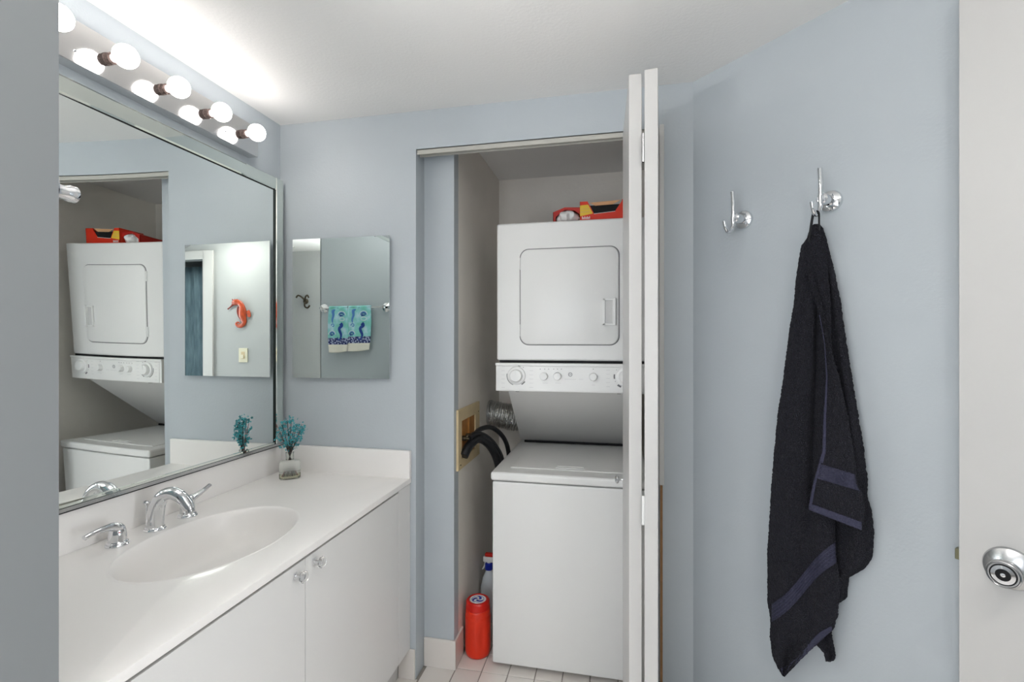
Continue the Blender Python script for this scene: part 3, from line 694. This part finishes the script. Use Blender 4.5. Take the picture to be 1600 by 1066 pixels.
obj('box_body', [box(xa, xa+.003, 2.27, 2.42, ZT, ZT+.062), prism([(xa, 2.27, ZT), (xa+.012, 2.27, ZT), (xa+.012, 2.27, ZT+.040), (xa+.055, 2.27, ZT+.072), (xb-.035, 2.27, ZT+.066), (xb, 2.27, ZT+.040), (xb, 2.27, ZT+.076), (xb-.05, 2.27, ZT+.080), (xa+.055, 2.27, ZT+.082), (xa, 2.27, ZT+.062)], (0, .002, 0)),
     box(xa, xb, 2.418, 2.42, ZT, ZT+.06), box(xa, xb, 2.27, 2.42, ZT, ZT+.002), box(xb-.003, xb, 2.27, 2.42, ZT, ZT+.07),
     prism([(xa, 2.27, ZT+.062), (xa+.055, 2.27, ZT+.082), (xb, 2.27, ZT+.078), (xb, 2.42, ZT+.074), (xa, 2.42, ZT+.058)], (0, 0, .0015))], 'boxdark', b2, smooth=False)
def bagf(s, t):
    a = 2*PI*s; bq = PI*t; rr = 1+.10*math.sin(5*a+3*bq)+.06*math.sin(11*a)
    return ((xa+xb)/2-.002+.062*rr*math.cos(a)*math.sin(bq)*.85, 2.312+.062*math.sin(a)*math.sin(bq)*rr, ZT+.040-.036*math.cos(bq))
obj('clear_bag', grid(bagf, 40, 20), 'bag', b2)

# ---- washer outlet box and hoses
ob = thing('washer_outlet_box', (XCL, 2.25, .867), 'beige washer outlet box let into the closet side wall', 'outlet box')
oy0, oy1, oz0, oz1 = 2.068, 2.415, .867, 1.140
iy0, iy1, iz0, iz1 = 2.118, 2.345, .912, 1.085
fr_ = [box(XCL, XCL+.010, oy0, iy0, oz0, oz1), box(XCL, XCL+.010, iy1, oy1, oz0, oz1), box(XCL, XCL+.010, iy0, iy1, iz1, oz1), box(XCL, XCL+.010, iy0, iy1, oz0, iz0)]
obj('faceplate', fr_, 'beige', ob, smooth=False)
obj('recess', [box(XCL+.0005, XCL+.002, iy0, iy1, iz0, iz1), box(XCL+.001, XCL+.009, iy0+.12, iy0+.128, iz0+.03, iz1)], 'boxin', ob, smooth=False)
for y in (2.15, 2.21):
    obj('valve', [lathe([(.012, 0), (.012, .02), (.008, .021), (.008, .035)], (XCL+.001, y, 1.00), (1, 0, 0), 14), tube([(XCL+.03, y-.015, 1.012), (XCL+.03, y+.015, 1.012)], .004, 8)], 'bronze', ob)
for yy, zz in ((2.10, oz0+.02), (2.395, oz1-.05)):
    obj('faceplate_screw', lathe([(.004, 0), (.003, .002), (.0001, .0025)], (XCL+.010, yy, zz), (1, 0, 0), 10), 'bronze', ob)
dh_ = tag(obj('drain_hose', tube(cr([(XCL+.020, 2.115, .925), (XCL+.034, 2.155, .965), (XCL+.055, 2.22, .985), (XCL+.082, 2.29, .955), (XCL+.108, 2.36, .88), (XCL+.118, 2.41, .78), (XCL+.122, 2.43, .60)], 8), .021, 16), 'black'), 'thick black drain hose looping out of the outlet box, lowest of the three', 'hose')
tag(obj('supply_hose', tube(cr([(XCL+.038, 2.15, 1.00), (XCL+.05, 2.20, 1.012), (XCL+.075, 2.28, .99), (XCL+.115, 2.345, .925), (XCL+.138, 2.40, .82), (XCL+.142, 2.37, .60)], 8), .011, 12), 'black'), 'thin black hose lying along the top of the thick drain hose', 'hose')
tag(obj('supply_hose', tube(cr([(XCL+.038, 2.21, 1.003), (XCL+.05, 2.30, 1.018), (XCL+.08, 2.41, 1.005), (XCL+.12, 2.51, .93), (XCL+.135, 2.56, .82), (XCL+.138, 2.57, .60)], 8), .012, 12), 'black'), 'thin black hose arching highest behind the washer', 'hose')
# ---- foil duct
du = thing('dryer_vent_duct', (-.62, 2.62, 1.07), 'crinkled silver foil vent duct between closet wall and dryer', 'duct')
path = cr([(XCL+.004, 2.655, 1.040), (XCL+.06, 2.658, 1.034), (XCL+.12, 2.672, 1.022), (XCL+.19, 2.70, 1.012)], 26)
V = []; Fc = []; nn = 28
for i, p in enumerate(path):
    t = (path[min(i+1, len(path)-1)]-path[max(i-1, 0)]).normalized(); x, y, a_ = frame(t)
    r0 = .069+(.004 if i % 4 < 2 else -.004)+.0015*math.sin(i*1.7)
    for k in range(nn):
        an = 2*PI*k/nn; r1 = r0+random.uniform(-.003, .003)
        V.append(tuple(p+x*r1*math.cos(an)+y*r1*math.sin(an)))
for i in range(len(path)-1):
    for k in range(nn): j = (k+1) % nn; Fc.append((i*nn+k, i*nn+j, (i+1)*nn+j, (i+1)*nn+k))
obj('duct_foil', (V, Fc), 'alu', du, ang=8)
obj('duct_collar', lathe([(.077, 0), (.077, .012), (.073, .014), (.073, 0)], (XCL+.001, 2.655, 1.040), (1, 0, 0), 28), 'steel', du)

# ---- laundry jug and spray bottle
jp = onZ(747, 1020, 0.0); jx, jy = -.621, 2.165
jg = thing('detergent_jug', (jx, jy, 0), 'round orange-red plastic jug on the floor left of the washer', 'jug')
JR = .059
def jr(a, z):
    r = JR
    dent = math.exp(-((a-5.35)/.30)**2)*math.exp(-((z-.10)/.055)**2)
    return r*(1-.16*dent)
V = []; Fc = []; NJ = 48
pz = [(.80, 0.001), (.93, .006), (.99, .018), (1, .035)]+[(1, .035+.0125*k) for k in range(1, 12)]+[(1, .182), (.965, .186), (.97, .190), (.965, .205), (.92, .214), (.86, .216)]
for s, z in pz:
    for k in range(NJ):
        a_ = 2*PI*k/NJ; r = jr(a_, z)*s; V.append((jx+r*math.cos(a_), jy+r*math.sin(a_), z))
for i in range(len(pz)-1):
    for k in range(NJ): j = (k+1) % NJ; Fc.append((i*NJ+k, i*NJ+j, (i+1)*NJ+j, (i+1)*NJ+k))
Fc.append(tuple(range(NJ)))
obj('jug_body', (V, Fc), 'red', jg, ang=50)
cap = obj('screw_cap', lathe([(.052, .212), (.0565, .216), (.0565, .223), (.0545, .227), (.0545, .246), (.050, .252), (.043, .253), (.0405, .2505), (.0001, .2505)], (jx, jy, 0), n=44), 'redcap', jg, ang=30)
obj('cap_label', lathe([(.038, .2502), (.038, .2512), (.0001, .2512)], (jx, jy, 0), n=36), 'plastic', cap)
sw = []
for k in range(3):
    a0 = k*2.1
    sw.append(tube([(jx+(.006+.0045*j)*math.cos(a0+j*.42), jy+(.006+.0045*j)*math.sin(a0+j*.42), .2514) for j in range(6)], [.002, .0055, .006, .005, .003, .001], 8, flat=.15, up=(0, 0, 1)))
sw.append(lathe([(.0285, .2510), (.0285, .2518), (.0265, .2518), (.0265, .2510)], (jx, jy, 0), n=36))
obj('cap_emblem', sw, 'blue', cap)
sx, sy = -.640, 2.44
sb = thing('spray_bottle', (sx, sy, 0), 'white spray bottle with a blue collar behind the red jug', 'bottle')
obj('bottle_body', lathe([(.040, .001), (.045, .006), (.046, .10), (.044, .17), (.034, .215), (.020, .245), (.015, .262), (.015, .275)], (sx, sy, 0), n=28, sy=.75), mat('milky_plastic', (222, 228, 232), .3), sb)
obj('collar', lathe([(.020, .262), (.021, .265), (.021, .292), (.016, .297)], (sx, sy, 0), n=24), 'blue', sb)
obj('trigger_head', [box(sx-.030, sx+.05, sy-.011, sy+.011, .300, .328), lathe([(.012, .292), (.011, .304)], (sx, sy, 0), n=16)], 'plastic', sb, bevel=.005)
obj('trigger', tube(cr([(sx-.018, sy, .305), (sx-.022, sy, .280), (sx-.034, sy, .258)], 5), [.006, .005, .004], 8), 'plastic', sb)
obj('head_cover', box(sx-.02, sx+.05, sy-.012, sy+.012, .329, .346), 'redcap', sb, bevel=.005)

# ================================================================== THE ANGLED WALL
def robe_hook(u, v, label):
    o = onW(u, v, 0); t = thing('robe_hook', o, label, 'hook', 'robe hooks on the diagonal wall')
    obj('wall_flange', [lathe([(.0315, 0), (.032, .004), (.0295, .010), (.022, .0145), (.017, .016)], o, NW, 36)], 'chrome', t, ang=35)
    obj('post', lathe([(.0165, .012), (.0155, .020), (.0155, .058), (.012, .061), (.0001, .0615)], o, NW, 28), 'chrome', t, ang=35)
    c = o+NW*.066
    P = cr([c+Vector((0, 0, .086))+NW*.004, c+Vector((0, 0, .040))+NW*-.001, c, c+Vector((0, 0, -.028))+NW*.002, c+Vector((0, 0, -.046))+NW*.012, c+Vector((0, 0, -.052))+NW*.027, c+Vector((0, 0, -.043))+NW*.041, c+Vector((0, 0, -.018))+NW*.050], 6)
    obj('hook_arm', tube(P, .0062, 16), 'chrome', t, ang=50)
    return c
robe_hook(1163, 344, 'empty chrome robe hook, nearer the closet')
hc = robe_hook(1299, 315, 'chrome robe hook holding the navy towel')

# ---- navy bath towel
tw = thing('bath_towel', onW(1285, 1050, .06), 'dark navy terry towel hanging by its loop from the right robe hook', 'towel')
def pl(tbl, v):
    if v <= tbl[0][0]: return tbl[0][1]
    for (a, x), (b, y) in zip(tbl, tbl[1:]):
        if v <= b: return x+(y-x)*(v-a)/(b-a)
    return tbl[-1][1]
def panel(Lt, Rt, v0, v1, dep, nu=60, nv=200, roll=.018, noise=.0012):
    def f(s, t):
        v = v0+(v1-v0)*t; u0, u1 = pl(Lt, v), pl(Rt, v); u = u0+(u1-u0)*s
        d = dep(s, t, v); e = min(s, 1-s)
        d -= roll*math.exp(-(e*(u1-u0)/7.0)**1.2) if roll else 0
        p = onW(u, v, d)
        return p+Vector((random.uniform(-1, 1), random.uniform(-1, 1), random.uniform(-1, 1)))*noise
    return grid(f, nu, nv)
ML = [(351, 1273), (357, 1267), (373, 1262), (385, 1253), (403, 1250), (433, 1245), (478, 1241), (518, 1234), (560, 1229), (598, 1224), (645, 1216.5), (706, 1210.5), (767, 1205.6), (800, 1204), (860, 1200), (941, 1200), (970, 1205), (995, 1203.6), (1027, 1208), (1045, 1217), (1056, 1224)]
MR = [(351, 1280), (357, 1284), (373, 1288), (403, 1292), (450, 1296), (560, 1301), (700, 1304), (820, 1304), (868, 1306), (914, 1313), (962, 1309), (985, 1300.7), (1009, 1274), (1035, 1246), (1056, 1225)]
def md(s, t, v):
    d = .066+.008*t
    d += .014*math.sin(s*5.2+.4+1.2*t)*min(1, t*3)+.005*math.sin(s*13+5*t)*min(1, t*4)
    d += -.020*math.exp(-((s-.62-.05*t)/.07)**2)*max(0, min(1, (v-430)/60))*(1 if v < 760 else max(0, 1-(v-760)/80))
    d += .012*math.exp(-((s-(.18+.45*(v-880)/120))/.14)**2) if 880 < v < 1060 else 0
    d += .006*math.exp(-((s-.75)/.12)**2)*min(1, t*6)
    return d
g1 = panel(ML, MR, 351, 1056, md, 76, 300)
BL = [(353, 1277), (420, 1280), (560, 1290), (800, 1297), (940, 1300)]
BR = [(353, 1281), (357, 1284.7), (373, 1290), (403, 1297), (433, 1305), (473, 1313), (518, 1319.6), (560, 1326), (623, 1336), (696, 1348), (750, 1355), (774, 1354), (783, 1357), (800, 1361), (834, 1364.6), (871, 1362), (887, 1351), (902, 1325), (933, 1322), (940, 1313)]
def bd(s, t, v): return .040+.010*math.sin(s*6+2+2*t)+.008*s*math.sin(t*5)+.004*math.sin(s*17+4*t)
g2 = panel(BL, BR, 353, 940, bd, 50, 240)
TL = [(950, 1272), (1008, 1276.6), (1019, 1288), (1032, 1291)]
TR = [(950, 1299), (987, 1298), (1023, 1304.8), (1030, 1303.4), (1033, 1297)]
g3 = panel(TL, TR, 950, 1033, lambda s, t, v: .046+.010*math.sin(s*6+1), 24, 50, roll=.01)
obj('terry_cloth', [g1, g2, g3], 'terry', tw, solid=.005)
FL = [(425, 1263), (432, 1264), (475, 1277), (536, 1288), (589, 1291), (650, 1287), (706, 1285), (752, 1271.5), (797, 1262.6), (832, 1262.6)]
FR = [(425, 1266), (432, 1269), (475, 1283), (540, 1295), (598, 1311.7), (657, 1324), (725, 1335), (760, 1338.5), (777, 1348), (801, 1349.6), (832, 1347)]
def fd(s, t, v): return .088+.004*math.sin(s*7+3*t)+.006*t
def flap_fn(s0, s1, k0, k1, dd, nu, nv, noise=.0011, rl=.010):
    def f(s, t):
        s_ = s0+(s1-s0)*s; k = k0+(k1-k0)*t
        v = 425+372*k+33*max(0, k-.0)**3*s_+0; v = min(v, 425+372*k+33*s_*k*k)
        u0, u1 = pl(FL, 425+372*k), pl(FR, 425+372*k+33*k*k)
        e = min(s_, 1-s_)
        d = fd(s_, k, v)+dd-rl*math.exp(-(e*(u1-u0)/4.0)**1.2)
        return onW(u0+(u1-u0)*s_, v, d)+Vector((random.uniform(-1, 1), random.uniform(-1, 1), random.uniform(-1, 1)))*noise
    return grid(f, nu, nv)
flap = obj('folded_corner', flap_fn(0, 1, 0, 1, 0, 36, 170), 'terry', tw, solid=.005)
obj('woven_band', flap_fn(.02, .985, .805, .865, .0035, 24, 14, .0003, .010), 'band', flap, solid=.0015)
obj('stitched_hem', flap_fn(.01, .985, .972, .998, .0035, 30, 6, .0003, .010), 'hem', flap, solid=.0015)
obj('selvedge', [flap_fn(.0, .10, .18, .80, .0030, 4, 60, .0002, .006), flap_fn(.0, .05, .80, .99, .0030, 4, 20, .0002, .006)], 'hem', flap, solid=.0012)
def mband(p00, p10, p01, p11, dd, nu, nv, wav=0):
    def f(s, t):
        u = (p00[0]*(1-s)+p10[0]*s)*(1-t)+(p01[0]*(1-s)+p11[0]*s)*t
        v = (p00[1]*(1-s)+p10[1]*s)*(1-t)+(p01[1]*(1-s)+p11[1]*s)*t+wav*math.sin(s*PI*1.0)*-8
        v += 5*math.sin(s*2*PI)
        u0, u1 = pl(ML, v), pl(MR, v); u = min(max(u, u0+.5), u1-.5)
        s_ = (u-u0)/(u1-u0); tt = (v-351)/705; e = min(s_, 1-s_)
        d = md(s_, tt, v)-.018*math.exp(-(e*(u1-u0)/7.0)**1.2)+dd
        return onW(u, v, d)
    return grid(f, nu, nv)
b1_ = obj('woven_band', mband((1206, 944), (1305, 848), (1206, 972), (1307, 880), .0050, 60, 12), 'band', tw, solid=.002)
rb = []
for k in range(1, 5):
    q = k/5
    rb.append(mband((1206, 944+28*q-1.0), (1305.5, 848+32*q-1.0), (1206, 944+28*q+.6), (1305.5, 848+32*q+.6), .0068, 60, 1))
obj('band_rib', rb, 'hem', b1_, solid=.001)
obj('stitched_hem', mband((1220, 1045), (1299, 979), (1224, 1056), (1303, 989), .0045, 40, 4), 'hem', tw, solid=.0015)
# loop of cotton tape over the hook
hk = hc+Vector((0, 0, -.052))+NW*.026
la, lb2 = onW(1264, 378, .066), onW(1280, 352, .070)
ha = hk+Vector((0, 0, .0085))
obj('hanging_loop', tube(cr([la, la+(ha-la)*.6+NW*.002+EW*-.004, ha-EW*.0072+Vector((0, 0, -.004)), ha+Vector((0, 0, .0005)), ha+EW*.0072+Vector((0, 0, -.004)), lb2+(ha-lb2)*.4+EW*.003, lb2+Vector((0, 0, -.015))], 8), .0036, 10, flat=.5), 'black', tw)

# ================================================================== SEEN THROUGH THE MIRRORS
tb_ = thing('towel_bar', (-1.12, YF, 1.6), 'chrome towel bar on the short wall facing the vanity, seen in the small mirror', 'towel bar')
BO = .042
bz = inv(550, 481, YF+BO).z; bx0 = XF-.030; bx1 = inv(601, 481, YF+BO).x
for x in (bx0, bx1):
    obj('bracket', [lathe([(.033, 0), (.033, .004), (.022, .010), (.011, .015), (.011, .034), (.0135, .038), (.0135, .048), (.0001, .051)], (x, YF, bz), (0, 1, 0), 28)], 'chrome', tb_, ang=35)
obj('bar', tube([(bx0, YF+BO, bz), (bx1, YF+BO, bz)], .0065, 16), 'chrome', tb_)
def hand_towel(xa, xb, zb_, label, tail):
    t = thing('hand_towel', ((xa+xb)/2, YF+BO, zb_), label, 'hand towel', 'sea-print hand towels on the bar')
    yc = YF+BO
    def front(z0, z1, off=0):
        def f(s, q):
            z = z0+(z1-z0)*q; x = xa+(xb-xa)*s; d = (bz+.009-z)
            x = x+(s-.5)*.02*math.sin(d*9); return (x, yc+.009+.004*math.sin(s*9+z*6)+off, z-.012*math.sin(s*2.2)*q*(1 if z1 < zb_+.001 else 0))
        return f
    def over(s, q):
        a = PI*q; x = xa+(xb-xa)*s
        return (x, yc+.009*math.cos(a)+(.004*math.sin(s*9+bz*6) if q < .1 else 0), bz+.012*math.sin(a))
    def back(s, q):
        return (xa+(xb-xa)*s+.006, yc-.010+.003*math.sin(s*7)*q, bz-(bz-zb_-tail)*q)
    cl = obj('printed_cloth', [grid(front(bz, zb_+.095), 16, 30), grid(over, 16, 8), grid(back, 16, 30)], 'seatowel', t, solid=.003)
    obj('pebble_band', grid(front(zb_+.095, zb_+.048), 16, 6), 'pebble', t, solid=.003)
    obj('cream_hem', grid(front(zb_+.048, zb_), 16, 6), 'cream', t, solid=.003)
    w_ = xb-xa
    def P3(s, z, o=.0035): return (xa+w_*s, yc+.009+.004*math.sin(s*9+z*6)+o, z)
    # the viewer faces -y, so picture-left is +x: s runs from picture right to left
    nav = []; blu = []; wht = []
    sh = cr([P3(.36, bz-0.115), P3(.30, bz-0.130), P3(.42, bz-0.150), P3(.40, bz-0.170), P3(.34, bz-0.195), P3(.36, bz-0.220), P3(.44, bz-0.235), P3(.52, bz-0.223), P3(.50, bz-0.213)], 5)
    nav.append(tube(sh, [.014, .012, .010, .011, .010, .006, .005, .004, .002], 8, flat=.2, up=(0, 1, 0)))
    sp_ = [P3(.78+.10*math.cos(a/3)*(1-a/22), bz-0.130+.016*math.sin(a/3)*(1-a/22)) for a in range(0, 19)]
    blu.append(tube(sp_, .003, 6, flat=.3, up=(0, 1, 0)))
    for (c_, z_) in ((.30, bz-0.055), (.82, bz-0.195)):
        for r_2 in (.014, .021, .028):
            (nav if r_2 == .014 else blu if r_2 == .021 else wht).append(tube([P3(c_+r_2/w_*math.cos(a/10*PI), z_+r_2*math.sin(a/10*PI)) for a in range(11)], .0028, 6, flat=.3, up=(0, 1, 0)))
        nav.append(tube([P3(c_-.07, z_-.002), P3(c_+.09, z_-.003)], [.003, .006], 6, flat=.3, up=(0, 1, 0)))
    blu.append(tube(cr([P3(.66, bz-0.015), P3(.78, bz-0.025), P3(.76, bz-0.055), P3(.82, bz-0.085), P3(.80, bz-0.110)], 4), [.004, .012, .009, .007, .003], 8, flat=.2, up=(0, 1, 0)))
    wht.append(tube([P3(.28+.12*math.cos(a/2), bz-0.083+.012*math.sin(a/2)) for a in range(13)], .0028, 6, flat=.3, up=(0, 1, 0)))
    for q_ in (obj('navy_motif', nav, 'navyprint', cl), obj('blue_motif', blu, 'blueprint', cl), obj('white_motif', wht, 'whiteprint', cl)): q_['kind'] = 'stuff'
pA, pB, pC = inv(511, 481, YF+.076).x, inv(541, 481, YF+.076).x, inv(577, 481, YF+.076).x
hand_towel(pB+.004, pA, inv(530, 549, YF+.07).z, 'teal sea-print hand towel, nearer the end of the bar beside the room corner', .03)
hand_towel(pC, pB-.004, inv(560, 547, YF+.07).z, 'teal sea-print hand towel, farther along the chrome bar', .05)

# seahorse ornament and switch on the switch wall
def S(x, y, o=.012): p = inv(340+x/6.667, 440+y/6.667, YS); return Vector((p.x, YS+o, p.z))
k_ = 1/6.667*4.6/754.6
se = thing('seahorse_ornament', S(235, 480, 0), 'carved orange-red seahorse hanging above the light switch', 'ornament')
obj('seahorse_body', tube(cr([S(165, 232), S(195, 218), S(235, 225), S(262, 262), S(268, 310), S(268, 355), S(280, 395), S(285, 428), S(262, 458), S(228, 466), S(204, 450), S(210, 430), S(232, 428), S(240, 445)], 6),
     [20*k_, 32*k_, 28*k_, 34*k_, 46*k_, 48*k_, 36*k_, 28*k_, 22*k_, 17*k_, 14*k_, 11*k_, 8*k_, 4*k_], 14, flat=.45, up=(0, 1, 0)), 'sea', se, ang=60)
obj('snout', tube(cr([S(172, 238), S(148, 262), S(132, 276), S(116, 288)], 5), [14*k_, 8*k_, 7*k_, 8*k_], 10, flat=.7, up=(0, 1, 0)), 'seadark', se)
obj('crown', [tube([S(190+d, 205), S(184+1.6*d, 182)], [9*k_, 3*k_], 6) for d in (-14, 2, 18)], 'seadark', se)
obj('back_fin', prism([S(312, 308, .008), S(338, 298, .008), S(352, 330, .008), S(350, 372, .008), S(322, 368, .008)], (0, .006, 0)), 'sea', se, smooth=False)
obj('belly_ridge', tube(cr([S(232, 262, .020), S(228, 310, .024), S(240, 360, .024), S(262, 400, .022)], 6), [8*k_, 12*k_, 12*k_, 6*k_], 8, flat=.5, up=(0, 1, 0)), 'seadark', se)
c1 = S(270, 768, 0)
ls = thing('light_switch', c1, 'ivory light switch plate below the seahorse', 'switch')
obj('switch_plate', box(c1.x-.050, c1.x+.050, YS, YS+.007, c1.z-.068, c1.z+.068), 'ivory', ls, bevel=.004)
obj('toggle_slot', box(c1.x-.020, c1.x+.020, YS+.007, YS+.0085, c1.z-.034, c1.z+.034), 'beige', ls, smooth=False)
obj('rocker', box(c1.x-.012, c1.x+.016, YS+.008, YS+.016, c1.z-.03, c1.z+.005), 'ivory', ls, bevel=.003)
# bronze hook on the far hall wall
hb = inv(478, 471, YH)
ho = thing('wall_hook', (hb.x, YH, hb.z), 'small bronze double hook on the far hall wall, seen in the small mirror', 'hook')
obj('hook_plate', lathe([(.030, 0), (.030, .005), (.018, .014), (.018, .022), (.0001, .024)], (hb.x, YH, hb.z), (0, 1, 0), 24), 'bronze', ho)
for s_ in (-1, 1):
    obj('hook_arm', tube(cr([(hb.x, YH+.02, hb.z+.01), (hb.x+s_*.025, YH+.045, hb.z+.045), (hb.x+s_*.055, YH+.06, hb.z+.060), (hb.x+s_*.075, YH+.065, hb.z+.035)], 6), .009, 10), 'bronze', ho)
obj('hook_arm', tube(cr([(hb.x, YH+.02, hb.z-.01), (hb.x-.02, YH+.05, hb.z-.06), (hb.x-.06, YH+.06, hb.z-.075), (hb.x-.085, YH+.06, hb.z-.05)], 6), .009, 10), 'bronze', ho)
# ceiling vent in the hall, added fill lamps
vv = thing('ceiling_vent', (.40, -.55, ZC), 'small slatted white vent on the hall ceiling, seen in the small mirror', 'vent')
obj('vent_frame', [box(.25, .55, -.70, -.685, ZC-.012, ZC), box(.25, .55, -.415, -.40, ZC-.012, ZC), box(.25, .265, -.70, -.40, ZC-.012, ZC), box(.535, .55, -.70, -.40, ZC-.012, ZC)], 'plastic', vv, smooth=False)
for k in range(6):
    y = -.67+k*.045
    obj('vent_slat', obox((.262, y, ZC-.010), (.276, 0, 0), (0, .022, .008), (0, 0, .0015)), 'plastic', vv, smooth=False)
def dome(x, y, label, r=.15):  # added ceiling dome, an unseen source of fill light
    t = thing('ceiling_lamp', (x, y, ZC-.09), label, 'ceiling lamp', 'ceiling dome lamps')
    obj('lamp_base', lathe([(r*1.08, -.02), (r*1.08, 0)], (x, y, ZC-.0005), n=40), 'plastic', t)
    obj('lamp_dome', lathe([(.0001, -.075)]+[(r*math.sin(PI/2*k/8), -.02-.055*math.cos(PI/2*k/8)) for k in range(1, 9)], (x, y, ZC), n=40), 'dome', t)
dome(.62, .25, 'round white dome lamp on the ceiling right of the camera')
dome(2.3, .35, 'round white dome lamp on the ceiling of the room beyond the doorway', .2)

# added uplight in floor-lamp shape, unseen, brightening the ceiling from behind the camera
fx_, fy_ = -.95, .10
f_ = thing('floor_lamp', (fx_, fy_, 0), 'white uplight floor lamp standing behind the camera', 'floor lamp')
obj('base', lathe([(.13, .001), (.13, .015), (.02, .03), (.012, .04)], (fx_, fy_, 0), n=32), 'plastic', f_)
obj('pole', lathe([(.012, .03), (.012, 1.66)], (fx_, fy_, 0), n=16), 'plastic', f_)
obj('bowl', lathe([(.02, 1.655), (.09, 1.675), (.150, 1.72), (.165, 1.76), (.160, 1.76), (.145, 1.722), (.085, 1.682), (.001, 1.672)], (fx_, fy_, 0), n=36), 'plastic', f_)
obj('lit_disc', lathe([(.138, 1.730), (.001, 1.731)], (fx_, fy_, 0), n=36), mat('uplight', (255, 251, 246), .3, emit=UPLIGHT_FILL), f_, smooth=False)
# added board over the left wall end; its darker grey paints in shade
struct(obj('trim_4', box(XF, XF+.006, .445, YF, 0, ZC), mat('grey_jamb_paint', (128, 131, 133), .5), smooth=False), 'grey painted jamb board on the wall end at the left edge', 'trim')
